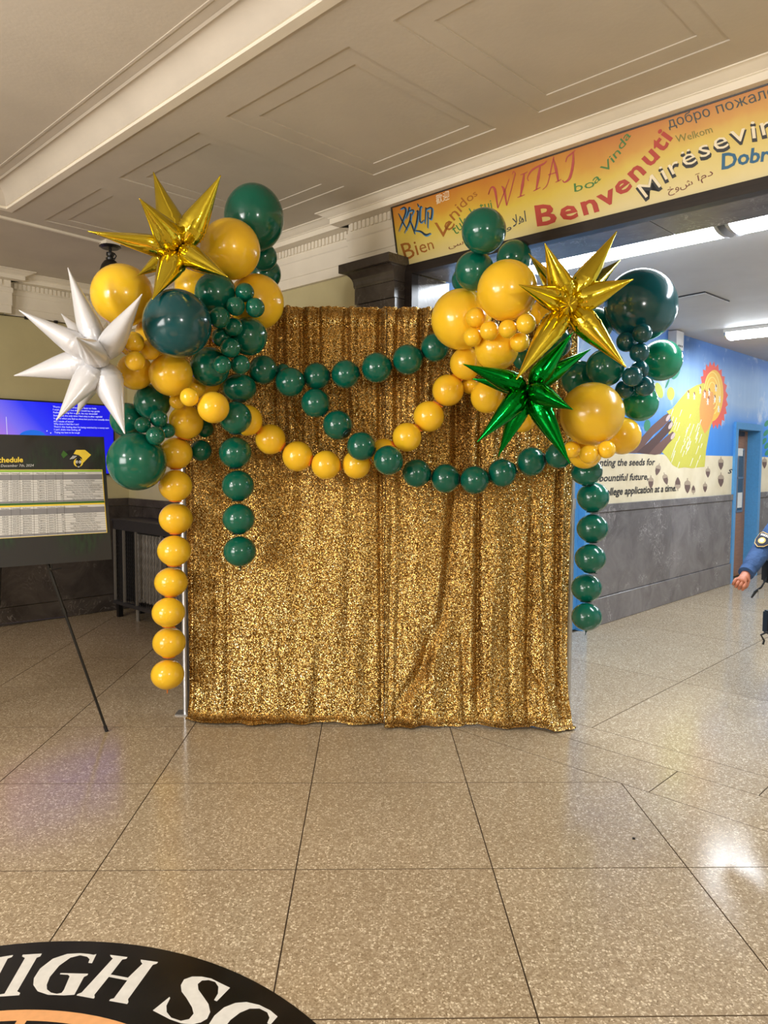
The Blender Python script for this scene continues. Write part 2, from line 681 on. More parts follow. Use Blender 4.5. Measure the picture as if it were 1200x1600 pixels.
def panel(parent, ax, p0, p1, face, z0, z1, th, mat, name='marble_panel', bev=0.003):
    """marble slab on a wall; ax 'a': runs along a on a b=face wall (towards -b); 'b': runs along b on an a=face wall (towards -a)"""
    m = MB()
    g = 0.0018
    if ax == 'a':
        f = lambda p, d, z: W(p, face - d, z)
    else:
        f = lambda p, d, z: W(face - d, p, z)
    lo, hi = p0 + g, p1 - g
    pts = []
    for d, k in ((0, 0), (th - bev, 0), (th, bev)):
        pts += [f(lo + k, d, z0 + g + k), f(hi - k, d, z0 + g + k), f(hi - k, d, z1 - g - k), f(lo + k, d, z1 - g - k)]
    fs = [(8, 9, 10, 11)]
    for q in range(4):
        q2 = (q + 1) % 4
        fs += [(q, q2, 4 + q2, 4 + q), (4 + q, 4 + q2, 8 + q2, 8 + q)]
    o = m.add(pts, fs).build(name, mat, parent)
    return fix_normals(o)


def dado(parent, ax, lo, hi, face, mat, step, base_h):
    n = max(1, round((hi - lo) / step))
    for k in range(n):
        p0, p1 = lo + (hi - lo) * k / n, lo + (hi - lo) * (k + 1) / n
        panel(parent, ax, p0, p1, face, base_h, 1.045, 0.022, mat)
        panel(parent, ax, p0, p1, face, 0.0, base_h, 0.034, mat, 'marble_base')
        panel(parent, ax, p0, p1, face, 1.045, 1.122, 0.032, mat, 'marble_cap')


dado(wall_back, 'a', 3.60, FA1 - 0.036, 3.5, M['marble_dark_shaded'], 1.1, 0.165)
dado(wall_left, 'b', -1.2, 3.5, FA1, M['marble_dark_shaded'], 1.45, 0.165)

# ---- cornices (entablature profile: projection from the wall, height)
ENT = [(0.0, 2.774), (0.035, 2.774), (0.035, 2.842), (0.041, 2.844), (0.041, 2.95), (0.048, 2.957), (0.048, 2.995), (0.036, 3.0), (0.036, 3.058),
       (0.125, 3.058), (0.125, 3.092), (0.133, 3.094), (0.133, 3.098), (0.14, 3.10), (0.158, 3.108), (0.175, 3.119), (0.185, 3.124), (0.195, 3.124), (0.195, 3.131)]


def dentils(mb, ax, lo, hi, face, proj):
    n = int((hi - lo) / 0.038)
    for k in range(n):
        p = lo + 0.038 * k
        if ax == 'a':
            mb.bbox(p, p + 0.024, face - proj - 0.012, face - proj + 0.02, 3.008, 3.056)
        else:
            mb.bbox(face - proj - 0.012, face - proj + 0.02, p, p + 0.024, 3.008, 3.056)


# back wall, left of the break
mb = MB()
BRK = 0.085
sweep_a([(3.5 - d, z) for d, z in ENT], 3.60, FA1, mb, 0, None, [-d for d, z in ENT])
# the break over pilaster and opening
sweep_a([(3.415 - d, z) for d, z in ENT], 3.196, 3.60, mb, 0, None, [d for d, z in ENT])
sweep_a([(3.415 - d, z) for d, z in ENT[8:]], CA0, 3.196, mb)
sweep_b([(3.60 + d, z) for d, z in ENT], 3.415, 3.5, mb, 0, [-d for d, z in ENT], [-d for d, z in ENT])
t1 = struct(fix_normals(mb.build('trim_1', M['mould'])), 'white stepped cornice with small dentils on the back wall beside the banner', 'cornice')
smooth_by_angle(t1, 30)
mb = MB()
dentils(mb, 'a', 3.66, FA1 - 0.06, 3.5, 0.036)
dentils(mb, 'a', 3.205, 3.625, 3.415, 0.036)
mb.build('dentil_band', M['mould'], t1, kind='stuff')
mb = MB()
sweep_b([(FA1 - d, z) for d, z in ENT], 2.35, 3.5, mb, 0, None, [-d for d, z in ENT])
sweep_b([(FA1 - BRK - d, z) for d, z in ENT], FB0, 2.35, mb, 0, None, [d for d, z in ENT])
sweep_a([(2.35 + d, z) for d, z in ENT], FA1 - BRK, FA1, mb, 0, [-d for d, z in ENT], [-d for d, z in ENT])
t2 = struct(fix_normals(mb.build('trim_2', M['mould'])), 'white stepped cornice with small dentils on the wall above the television', 'cornice')
smooth_by_angle(t2, 30)
mb = MB()
dentils(mb, 'b', 2.40, 3.44, FA1, 0.036)
dentils(mb, 'b', 0.5, 2.36, FA1 - BRK, 0.036)
mb.build('dentil_band', M['mould'], t2, kind='stuff')

# ---- pilaster and the dark frame of the opening
pil = empty('trim_3', W(3.3, 3.5, 0))
struct(pil, 'dark marble pilaster with flared capital left of the banner', 'pilaster')


def inpar(o, par):
    return keep(o, par)


def pil_ring(dl, z):
    return [W(3.135 - dl * 0.3, 3.30 - dl, z), W(3.476 + dl, 3.30 - dl, z), W(3.476 + dl, 3.5, z), W(3.135 - dl * 0.3, 3.5, z)]


def ring_stack(rows):
    v, f = [], []
    for dl, z in rows:
        v += pil_ring(dl, z)
    for k in range(len(rows) - 1):
        for q in range(4):
            q2 = (q + 1) % 4
            f.append((4 * k + q, 4 * k + q2, 4 * k + 4 + q2, 4 * k + 4 + q))
    f += [(3, 2, 1, 0), tuple(4 * (len(rows) - 1) + q for q in range(4))]
    return v, f


inpar(fix_normals(mesh('shaft', *ring_stack([(0.0, 0.30), (0.0, 2.50)]), M['marble_dark_shaded'])), pil)
inpar(fix_normals(mesh('plinth', *ring_stack([(0.03, 0.0), (0.03, 0.26), (0.004, 0.298)]), M['marble_dark_shaded'])), pil)
inpar(fix_normals(mesh('neck', *ring_stack([(0.008, 2.503), (0.008, 2.60)]), M['marble_dark_shaded'])), pil)
cap_rows = [(0.010, 2.602), (0.014, 2.615), (0.014, 2.622)] + [(0.014 + 0.06 * (1 - math.cos(math.pi / 2 * k / 6)), 2.622 + 0.075 * math.sin(math.pi / 2 * k / 6)) for k in range(1, 7)] + [(0.082, 2.70), (0.082, 2.752)]
inpar(fix_normals(mesh('capital', *ring_stack(cap_rows), M['marble_dark_shaded'])), pil)

mb = MB()
mb.bbox(3.07, 3.128, 3.38, 3.44, 0, 2.705)
mb.bbox(CA0, 3.07, 3.38, 3.44, 2.65, 2.705)
t4 = struct(mb.build('trim_4', M['wood_dark']), 'black wooden frame edging the corridor opening under the banner', 'opening frame')
bb2 = [0, 0.165, 1.1, 2.0, 2.65]
for z0, z1 in zip(bb2, bb2[1:]):                              # marble lining of the reveal
    o = MB().bbox(3.072, 3.10, 3.44, 3.74, z0 + 0.002, z1 - 0.002).build('marble_panel', M['marble_grey'], wall_back)
aa2 = [CA0, 0.35, 1.60, 3.07]
for p0, p1 in zip(aa2, aa2[1:]):
    MB().bbox(p0 + 0.002, p1 - 0.002, 3.44, 3.74, 2.652, 2.682).build('marble_panel', M['marble_grey'], wall_back)

# ---- corridor
D2A, D2B, D1A, D1B = 9.62, 10.45, 5.06, 5.86
T = NT('mural_paint')
p = T.pos()
sx = T.n('ShaderNodeSeparateXYZ')
T.l(p, sx.inputs[0])
zz = T.math('ADD', sx.outputs[2], T.math('MULTIPLY', T.math('SUBTRACT', T.noise(p, 1.6, 3).outputs[0], 0.5), 0.25))
mr = T.n('ShaderNodeMapRange')
mr.inputs['From Min'].default_value, mr.inputs['From Max'].default_value = 1.6, 2.87
T.l(zz, mr.inputs[0])
sky = T.ramp(mr.outputs[0], [(0.0, lin(64, 140, 226)), (0.28, lin(84, 150, 226)), (0.5, lin(168, 196, 230)), (0.72, lin(150, 184, 226)), (0.92, lin(86, 132, 204)), (1.0, lin(98, 140, 206))])
mp = T.n('ShaderNodeMapping')
mp.inputs['Scale'].default_value = (1, 1, 0.15)
T.l(p, mp.inputs[0])
st = T.noise(mp.outputs[0], 14, 3)
sky = T.mix(0.35, sky, T.ramp(st.outputs[0], [(0.3, (0.75, 0.8, 0.9, 1)), (0.7, (1, 1, 1, 1))]), 'MULTIPLY')
cl = T.noise(p, 2.6, 5, 0.65)
clm = T.ramp(cl.outputs[0], [(0.58, (0, 0, 0, 1)), (0.72, (0.75, 0.75, 0.75, 1))])
sky = T.mix(clm, sky, lin(216, 224, 236))
sand = T.ramp(T.noise(p, 5, 4).outputs[0], [(0.3, lin(222, 208, 176)), (0.7, lin(236, 224, 196))])
T.set(Base_Color=T.mix(T.math('GREATER_THAN', sx.outputs[2], 1.592), sand, sky), Roughness=0.6, Specular_IOR_Level=0.3)
M['mural'] = T.m

mb = MB()
for b0, b1, z0, z1 in ((3.74, D1A, 0, ZCOR), (D1A, D1B, 1.97, ZCOR), (D1B, D2A, 0, ZCOR), (D2A, D2B, 1.94, ZCOR), (D2B, CB1, 0, ZCOR)):
    mb.bbox(CA1, CA1 + 0.18, b0, b1, z0, z1)
wall_mural = struct(mb.build('wall_mural', M['mural']), 'corridor wall painted with blue sky, sun and hand above a grey marble dado', 'wall')
struct(MB().bbox(CA0 - 0.2, CA0, 3.74, CB1, 0, ZCOR).build('wall_corridor', M['white']), 'plain corridor wall opposite the painted one', 'wall')
struct(MB().bbox(CA0 - 0.2, CA1 + 0.2, CB1, CB1 + 0.2, 0, ZCOR).build('wall_end', M['white']), 'white wall closing the far end of the corridor', 'wall')
cceil = struct(MB().bbox(CA0 - 0.2, CA1 + 0.2, 3.74, CB1, ZCOR, ZCOR + 0.2).build('ceiling_corridor', M['corr_ceil']), 'smooth light grey corridor ceiling with fluorescent fixtures', 'ceiling')
dado(wall_mural, 'b', D1B + 0.075, D2A - 0.1, CA1, M['marble_grey'], 1.8, 0.26)
dado(wall_mural, 'b', D2B + 0.085, 14.0, CA1, M['marble_grey'], 1.8, 0.26)
dado(wall_mural, 'b', 3.76, D1A - 0.075, CA1, M['marble_grey'], 1.3, 0.26)


def door_frame(name, b0, b1, ztop, proud, depth, label, w=0.085):
    fr = empty(name, W(CA1, b0, 0))
    struct(fr, label, 'door')
    for z in (0,):
        for lo, hi in ((b0 - w, b0 + 0.004), (b1 - 0.004, b1 + w)):
            keep(MB().bbox(CA1 - proud, CA1 + depth, lo, hi, 0, ztop + 0.004).build('jamb', M['blue_paint']), fr)
        keep(MB().bbox(CA1 - proud, CA1 + depth, b0 - w, b1 + w, ztop, ztop + w).build('head', M['blue_paint']), fr)
    return fr


# near blue door (mostly behind the gold curtain)
d1 = door_frame('door_1', D1A, D1B, 1.96, 0.035, 0.10, 'bright blue door and frame seen between gold curtain and green strand')
keep(MB().bbox(CA1 + 0.03, CA1 + 0.075, D1A + 0.006, D1B - 0.006, 0.01, 1.955).build('leaf', M['blue_paint']), d1)
for z0, z1 in ((0.15, 0.95), (1.08, 1.8)):
    keep(MB().bbox(CA1 + 0.02, CA1 + 0.032, D1A + 0.13, D1B - 0.13, z0, z1).build('raised_panel', M['blue_paint']), d1)
# far wooden door in its blue frame
d2 = door_frame('door_2', D2A, D2B, 1.93, 0.03, 0.17, 'brown wooden door with glass pane in a light blue frame, end of painted wall')
leaf = keep(MB().bbox(CA1 + 0.13, CA1 + 0.17, D2A + 0.006, D2B - 0.006, 0.012, 1.925).build('leaf', M['door_wood']), d2)
mb = MB()
wb0, wb1, wz0, wz1 = 10.08, 10.32, 0.86, 1.70
for lo, hi, z0, z1 in ((wb0, wb0 + 0.025, wz0, wz1), (wb1 - 0.025, wb1, wz0, wz1), (wb0, wb1, wz0, wz0 + 0.025), (wb0, wb1, wz1 - 0.025, wz1), (wb0, wb1, 1.30, 1.325)):
    mb.bbox(CA1 + 0.118, CA1 + 0.13, lo, hi, z0, z1)
keep(mb.build('pane_frame', M['silver']), d2)
M['pane'] = plain('door_glass', lin(70, 84, 98), 0.08)
keep(MB().bbox(CA1 + 0.122, CA1 + 0.1295, wb0 + 0.02, wb1 - 0.02, wz0 + 0.02, wz1 - 0.02).build('pane', M['pane']), d2)
keep(MB().bbox(CA1 + 0.112, CA1 + 0.117, wb0 + 0.03, wb1 - 0.05, 0.92, 1.12).build('notice', M['white']), d2)
keep(MB().bbox(CA1 + 0.112, CA1 + 0.117, wb0 - 0.02, wb0 + 0.15, 1.60, 1.70).build('notice', M['white']), d2)
keep(MB().bbox(CA1 + 0.10, CA1 + 0.13, D2A + 0.40, D2A + 0.62, 1.86, 1.915).build('door_closer', M['black']), d2)
keep(MB().bbox(CA1 + 0.124, CA1 + 0.13, D2A + 0.04, D2A + 0.12, 0.9, 1.1).build('lock_plate', M['silver']), d2)

# ================================================================== FLAT LETTERING
class Font:
    """flat glyph outlines of the built-in font, cut into faces once per character and weight"""
    cache = {}

    @classmethod
    def preload(cls, chars, off=0.0, res=2):
        todo = [c for c in dict.fromkeys(chars) if c != ' ' and (c, off) not in cls.cache]
        obs = []
        for body in ['H', 'HH'] + todo + [c + 'H' for c in todo]:
            cu = bpy.data.curves.new('glyph', 'FONT')
            cu.body, cu.size, cu.resolution_u, cu.offset = body, 1.0, res, off
            ob = bpy.data.objects.new('glyph', cu)
            COL.objects.link(ob)
            obs.append((body, ob, cu))
        dg = bpy.context.evaluated_depsgraph_get()
        got = {}
        for body, ob, cu in obs:
            me = bpy.data.meshes.new_from_object(ob.evaluated_get(dg))
            got[body] = ([(v.co.x, v.co.y) for v in me.vertices], [tuple(q.vertices) for q in me.polygons])
            bpy.data.meshes.remove(me)
        for body, ob, cu in obs:
            bpy.data.objects.remove(ob)
            bpy.data.curves.remove(cu)
        mx = lambda g: max([v[0] for v in g[0]], default=0)
        for c in todo:
            adv = mx(got[c + 'H']) - mx(got['H'])
            cls.cache[(c, off)] = (got[c][0], got[c][1], adv if adv > 0.02 else mx(got[c]) + 0.06)

    @classmethod
    def get(cls, c, off=0.0):
        if (c, off) not in cls.cache:
            cls.preload(c, off)
        return cls.cache[(c, off)]

    @classmethod
    def width(cls, s, off=0.0):
        return sum(0.27 if c == ' ' else cls.get(c, off)[2] for c in s)


CAPH = 0.73


def text_on(mb, s, p0, p1, ptop, plane, lift=0.0015, off=0.0, i=0, slant=0.0):
    """line of text from pixel p0 to p1 along its baseline, ptop: top of a capital above p0"""
    P0, P1, P2 = (plane.at(*q, lift) for q in (p0, p1, ptop))
    w = Font.width(s, off)
    e1, e2 = (P1 - P0) / w, (P2 - P0) / CAPH
    x = 0.0
    for c in s:
        if c == ' ':
            x += 0.27
            continue
        v, f, adv = Font.get(c, off)
        mb.add([P0 + e1 * (x + a + slant * b) + e2 * b for a, b in v], f, i)
        x += adv


def text_line(mb, s, P0, e1, e2, off=0.0, i=0):
    x = 0.0
    for c in s:
        if c == ' ':
            x += 0.27
            continue
        v, f, adv = Font.get(c, off)
        mb.add([P0 + e1 * (x + a) + e2 * b for a, b in v], f, i)
        x += adv
    return x


def text_path(mb, s, path, hpx, plane, lift=0.0015, off=0.0, i=0, turn=1.0, shift=(0, 0), slant=0.0, wide=1.0):
    """letters along a bent baseline given in pixels; hpx: capital height (start, end)"""
    pts = [np.array(q, float) for q in path]
    seg = [np.linalg.norm(b - a) for a, b in zip(pts, pts[1:])]
    tot = sum(seg)
    advs = [0.27 if c == ' ' else Font.get(c, off)[2] for c in s]
    hs = [hpx[0] + (hpx[1] - hpx[0]) * k / max(1, len(s) - 1) for k in range(len(s))]
    ws = [a * h for a, h in zip(advs, hs)]
    k0 = tot / sum(ws)
    d = 0.0
    for c, wpx, h in zip(s, ws, hs):
        wpx *= k0
        if c != ' ':
            q = d + wpx / 2
            for a, b, sg in zip(pts, pts[1:], seg):
                if q <= sg:
                    break
                q -= sg
            t = (b - a) / np.linalg.norm(b - a)
            m = a + t * q
            ang = math.atan2(t[1], t[0]) * turn
            ex = np.array([math.cos(ang), math.sin(ang)])
            ey = np.array([math.sin(ang), -math.cos(ang)])
            v, f, adv = Font.get(c, off)
            sx, sy = wpx / adv * wide, h / CAPH
            mb.add([plane.at(*(m + ex * ((a2 - adv / 2) * sx + slant * b2 * sy) + ey * (b2 * sy) + np.array(shift)), lift) for a2, b2 in v], f, i)
        d += wpx


def stroke(mb, pts, w, plane, lift=0.0015, i=0, taper=False):
    """painted stroke along pixel points, w pixels wide"""
    pts = [np.array(q, float) for q in pts]
    ws = w if isinstance(w, (list, tuple)) else [w] * len(pts)
    L, R = [], []
    for k, q in enumerate(pts):
        t = pts[min(k + 1, len(pts) - 1)] - pts[max(0, k - 1)]
        t /= np.linalg.norm(t) + 1e-9
        n = np.array([-t[1], t[0]]) * ws[k] / 2
        L.append(plane.at(*(q + n), lift))
        R.append(plane.at(*(q - n), lift))
    n = len(pts)
    mb.add(L + R, [(k, k + 1, n + k + 1, n + k) for k in range(n - 1)], i)


def curve(pts, n=8):
    """smooth run through pixel points"""
    P = [np.array(q, float) for q in pts]
    P = [2 * P[0] - P[1]] + P + [2 * P[-1] - P[-2]]
    out = []
    for k in range(1, len(P) - 2):
        a, b, c, d = P[k - 1:k + 3]
        for j in range(n):
            t = j / n
            out.append(0.5 * (2 * b + (c - a) * t + (2 * a - 5 * b + 4 * c - d) * t * t + (3 * b - a - 3 * c + d) * t ** 3))
    out.append(P[-2])
    return out


def patch(mb, pts, plane, lift=0.001, i=0):
    mb.add([plane.at(*q, lift) for q in pts], [tuple(range(len(pts)))], i)


Font.preload('абвгдежзийлмнопрстуьABCDEFGHIJKLMNOPRSTVWYZabcdefghijklmnopqrstuvwxyz0123456789,.:?\'ëš')
Font.preload('BenvutiMrësabcdefghijklopy,.DošlW', 0.025)


def flat_col(name, col, rough=0.5):
    return plain(name, col, rough, grain=0.03)


# ================================================================== BANNER OVER THE OPENING
def ban(a, t):
    return W(a, 3.40 - 0.07 * t, 2.71 + 0.35 * t)


bn = np.cross(-UU, ban(0, 1) - ban(0, 0))
bn /= np.linalg.norm(bn)
if bn @ VV > 0:
    bn = -bn
BAN = Plane(ban(1, 0), bn)
T = NT('banner_paint')
p = T.pos()
sx = T.n('ShaderNodeSeparateXYZ')
T.l(p, sx.inputs[0])
zz = T.math('ADD', sx.outputs[2], T.math('MULTIPLY', T.math('SUBTRACT', T.noise(p, 3.0, 4, 0.6).outputs[0], 0.5), 0.16))
mr = T.n('ShaderNodeMapRange')
mr.inputs['From Min'].default_value, mr.inputs['From Max'].default_value = 2.71, 3.06
T.l(zz, mr.inputs[0])
c = T.ramp(mr.outputs[0], [(0.0, lin(222, 206, 146)), (0.25, lin(218, 198, 112)), (0.52, lin(214, 186, 66)), (0.72, lin(204, 148, 44)), (1.0, lin(186, 112, 34))])
T.set(Base_Color=c, Roughness=0.38)
M['banner'] = T.m
BA0, BA1 = -0.75, 3.192
ben = empty('welcome_banner', W(1.2, 3.40, 2.71))
tag(ben, 'long painted welcome banner with greetings in many languages above the opening', 'banner')
mb = MB()
th = bn * 0.018
mb.hexa([ban(BA0, 0) - th, ban(BA1, 0) - th, ban(BA1, 0), ban(BA0, 0), ban(BA0, .99) - th, ban(BA1, .99) - th, ban(BA1, .99), ban(BA0, .99)])
keep(fix_normals(mb.build('board', M['banner'])), ben)
mb = MB()
for t0, t1 in ((0.975, 0.995),):  # dark top strip stands in for the shaded gap above the banner
    q = bn * 0.004
    mb.hexa([ban(BA0, t0) - th, ban(BA1 + .01, t0) - th, ban(BA1 + .01, t0) + q, ban(BA0, t0) + q, ban(BA0, t1) - th, ban(BA1 + .01, t1) - th, ban(BA1 + .01, t1) + q, ban(BA0, t1) + q])
q = bn * 0.003
mb.hexa([ban(BA1, 0) - th, ban(BA1 + .012, 0) - th, ban(BA1 + .012, 0) + q, ban(BA1, 0) + q, ban(BA1, .99) - th, ban(BA1 + .012, .99) - th, ban(BA1 + .012, .99) + q, ban(BA1, .99) + q])
keep(fix_normals(mb.build('edge_and_gap_shade', M['wood_dark'])), ben)

INK = {k: flat_col('paint_' + k, c) for k, c in dict(red=lin(178, 56, 34), rose=lin(176, 72, 62), green=lin(66, 122, 52), brown=lin(160, 96, 22), navy=lin(24, 40, 62), blue=lin(10, 92, 132),
                                                     sky=lin(70, 140, 190), black=lin(20, 18, 20), white=lin(238, 226, 196), olive=lin(128, 124, 44), maroon=lin(110, 40, 24), slate=lin(64, 74, 70)).items()}


def word(build, ink, name='painted_word', lift=None):
    mb = MB()
    build(mb)
    o = mb.build(name, INK[ink] if isinstance(ink, str) else ink)
    return keep(o, ben)


Z2 = lambda x, y: (600 + x / 3.75, 120 + y / 3.75)        # closer views of the banner used while tracing
Z3 = lambda x, y: (600 + x / 2.0, 100 + y / 2.0)
Z4 = lambda x, y: (900 + x / 4.0, 100 + y / 4.0)

# Chinese welcome, brushed, with a blue shade
HW = [([(95, 775), (120, 765), (128, 790), (110, 845), (85, 905)], [3, 9, 9, 6, 2]), ([(85, 800), (110, 850), (135, 895)], [4, 8, 3]),
      ([(150, 762), (140, 800), (128, 830)], [8, 6, 2]), ([(140, 790), (172, 780), (165, 812)], [4, 7, 2]), ([(158, 800), (150, 850), (118, 915)], [8, 8, 2]), ([(152, 838), (168, 880), (180, 920)], [4, 8, 3]),
      ([(196, 742), (204, 760)], [3, 8]), ([(190, 790), (200, 788), (192, 850), (178, 905)], [3, 9, 8, 4]), ([(178, 900), (215, 905), (245, 925), (275, 915)], [3, 8, 11, 3]),
      ([(222, 758), (212, 772), (212, 850), (236, 838)], [7, 7, 6, 3]), ([(246, 765), (240, 860)], [7, 3]), ([(245, 775), (280, 768), (276, 830), (262, 825)], [5, 8, 8, 3]), ([(258, 790), (256, 885)], [6, 3])]
for ink, dx, dy, lift in (('sky', 4, 5, 0.0012), ('navy', 0, 0, 0.0018)):
    word(lambda m: [stroke(m, curve([Z2(x + dx, y + dy) for x, y in s], 5), [w / 3.75 * (1.35 if dx else 1.1) for w in np.interp(np.linspace(0, 1, 5 * (len(s) - 1) + 1), np.linspace(0, 1, len(ws)), ws)], BAN, lift) for s, ws in HW], ink)
word(lambda m: [text_on(m, '歡迎', Z2(306, 745), Z2(386, 712), Z2(303, 702), BAN, 0.0015)], 'white')
word(lambda m: text_path(m, 'Bien', [Z2(118, 1082), Z2(190, 1048), Z2(300, 1003)], (28, 18), BAN, 0.0015, turn=0.7), 'brown')
word(lambda m: text_path(m, 'Venidos', [Z2(300, 940), Z2(380, 935), Z2(425, 835), Z2(480, 755), Z2(552, 690)], (24, 11), BAN, 0.0015, turn=0.75), 'brown')
word(lambda m: text_path(m, 'tuk  k tuj', [Z2(420, 930), Z2(500, 850), Z2(560, 790), Z2(640, 770)], (17, 15), BAN, 0.0015, turn=0.7), 'green')
# WITAJ in a swashed serif
WIT = [([(620, 665), (612, 690), (628, 650), (650, 660), (668, 770)], [4, 4, 5, 12, 5]), ([(668, 770), (700, 690), (735, 598)], [3, 4, 3]), ([(690, 640), (705, 665), (720, 755)], [4, 12, 5]), ([(720, 755), (745, 665), (770, 565)], [3, 4, 4]),
       ([(770, 565), (760, 555), (752, 572)], [3, 4, 2]), ([(822, 568), (812, 635), (800, 700)], [6, 13, 6]), ([(800, 575), (825, 566), (842, 556)], [3, 5, 3]), ([(782, 708), (802, 700), (826, 690)], [3, 5, 3]),
       ([(848, 610), (842, 590), (870, 545), (935, 510), (955, 492)], [4, 4, 8, 8, 3]), ([(915, 525), (905, 590), (893, 660)], [7, 13, 6]), ([(876, 670), (895, 660), (918, 648)], [3, 5, 3]),
       ([(930, 662), (960, 625), (988, 500), (996, 468)], [3, 4, 5, 4]), ([(992, 478), (1008, 540), (1022, 612)], [4, 13, 8]), ([(962, 575), (1012, 560)], [4, 4]), ([(1005, 618), (1024, 610), (1040, 600)], [3, 5, 3]),
       ([(1065, 500), (1075, 470), (1100, 450), (1122, 430)], [4, 5, 7, 3]), ([(1110, 440), (1108, 510), (1090, 590), (1060, 618), (1046, 606)], [6, 12, 12, 6, 4])]
word(lambda m: [stroke(m, curve([Z2(*q) for q in s], 5), [w / 2.9 for w in np.interp(np.linspace(0, 1, 5 * (len(s) - 1) + 1), np.linspace(0, 1, len(ws)), ws)], BAN, 0.0016) for s, ws in WIT], 'rose')
word(lambda m: text_path(m, 'boa Vinda', [Z3(592, 402), Z3(655, 384), Z3(700, 335), Z3(735, 285), Z3(772, 222)], (14, 13), BAN, 0.0015, turn=0.85, slant=0.15), 'green')
word(lambda m: text_path(m, 'Benvenuti', [Z3(466, 508), Z3(520, 500), Z3(600, 480), Z3(660, 462), Z3(716, 432), Z3(775, 385), Z3(830, 325), Z3(868, 282), Z3(905, 225)], (33, 27), BAN, 0.0016, 0.025, turn=0.95, wide=0.84), 'red')
word(lambda m: text_path(m, 'Welkom', [Z4(628, 492), Z4(740, 465), Z4(860, 425)], (12, 12), BAN, 0.0015, turn=0.9), 'olive')
word(lambda m: text_path(m, 'добро', [Z4(580, 402), Z4(848, 322)], (16, 17), BAN, 0.0015, 0.0), 'slate')
word(lambda m: text_path(m, 'пожаловать', [Z4(878, 314), Z4(1200, 212), Z4(1500, 122)], (17, 19), BAN, 0.0015, 0.0), 'slate')
MI = [Z4(425, 872), Z4(545, 745), Z4(640, 680), Z4(720, 635), Z4(800, 590), Z4(900, 545), Z4(985, 505), Z4(1060, 480), Z4(1120, 472), Z4(1220, 442), Z4(1340, 405)]
word(lambda m: text_path(m, 'Mirësevini', MI, (26, 33), BAN, 0.0014, 0.025, turn=0.8, shift=(0.3, 2.6), wide=0.86), 'black')
word(lambda m: text_path(m, 'Mirësevini', MI, (25, 32), BAN, 0.0020, 0.0, turn=0.8, shift=(0, -2.0), wide=0.86), 'white')
word(lambda m: text_path(m, 'Dobrodošli', [Z4(905, 668), Z4(1010, 632), Z4(1100, 618), Z4(1190, 605), Z4(1480, 525)], (25, 19), BAN, 0.0015, 0.025, turn=0.5, slant=0.2), 'blue')
# Arabic and Persian greetings
word(lambda m: text_on(m, 'خوش', Z4(575, 808), Z4(735, 752), Z4(566, 770), BAN, 0.0015), 'maroon')
word(lambda m: text_on(m, 'آمد', Z4(758, 735), Z4(862, 690), Z4(750, 695), BAN, 0.0015), 'maroon')
word(lambda m: text_on(m, 'و', Z2(715, 900), Z2(752, 890), Z2(712, 870), BAN, 0.0015, 0.0), 'navy')
word(lambda m: text_on(m, '\ufefc\ufeeb\u0627', Z2(755, 880), Z2(838, 845), Z2(748, 815), BAN, 0.0015), 'navy')
word(lambda m: text_on(m, '\ufef0\ufeb3', Z2(378, 1005), Z2(470, 980), Z2(375, 975), BAN, 0.0015), 'maroon')

# ================================================================== PAINTED FIGURES AND WRITING ON THE CORRIDOR WALL
MUR = Plane(W(CA1, 6, 1), -UU)
ZM = lambda x, y: (920 + x / 4.2857, 540 + y / 4.2857)
PAINT = {k: flat_col('mural_' + k, c, 0.6) for k, c in dict(coral=lin(232, 98, 82), sun=lin(244, 190, 74), pale=lin(250, 218, 120), beam=lin(204, 198, 84), beam2=lin(228, 158, 84), white=lin(244, 244, 238), hand=lin(112, 82, 76),
                                                            hand2=lin(86, 62, 60), nail=lin(206, 186, 180), acorn=lin(112, 90, 84), cap=lin(176, 158, 138), ink=lin(44, 42, 44), leaf=lin(60, 142, 110), lime=lin(200, 206, 90), pod=lin(140, 60, 60)).items()}


def paint(name, ink, build):
    mb = MB()
    build(mb)
    return mb.build(name, PAINT[ink], wall_mural)


def ell(cx, cy, rx, ry, n=28, rot=0.0):
    c_, s_ = math.cos(rot), math.sin(rot)
    return [ZM(cx + rx * math.cos(w) * c_ - ry * math.sin(w) * s_, cy + rx * math.cos(w) * s_ + ry * math.sin(w) * c_) for w in [2 * math.pi * k / n for k in range(n)]]


def sun(m):
    pts = []
    for k in range(44):
        w = 2 * math.pi * k / 44
        r = 1.0 if k % 2 else 1.17
        pts.append(ZM(836 + 82 * r * math.cos(w) + 12 * math.sin(w), 332 + 196 * r * math.sin(w)))
    patch(m, pts, MUR, 0.0010)


paint('painted_sun_rays', 'coral', sun)
paint('painted_sun', 'sun', lambda m: patch(m, ell(832, 335, 68, 172, 32, 0.05), MUR, 0.0014))
paint('painted_sun_swirl', 'pale', lambda m: [stroke(m, [ZM(825 + q * 55 * math.cos(w), 320 + q * 150 * math.sin(w)) for w in np.linspace(-2.9, 1.3, 26)], 1.6, MUR, 0.0018) for q in (0.95, 0.72, 0.5)])
paint('painted_beam', 'beam', lambda m: patch(m, [ZM(*q) for q in ((770, 250), (720, 265), (660, 300), (600, 370), (560, 420), (520, 440), (550, 480), (540, 560), (520, 640), (490, 715), (520, 740), (560, 800), (600, 822), (640, 815), (690, 822), (740, 815), (775, 812), (785, 700), (810, 560), (830, 500), (840, 380))], MUR, 0.0012))
paint('painted_glow', 'beam2', lambda m: patch(m, [ZM(*q) for q in ((760, 300), (740, 420), (745, 520), (775, 590), (800, 560), (825, 500), (850, 400), (830, 310))], MUR, 0.0016))


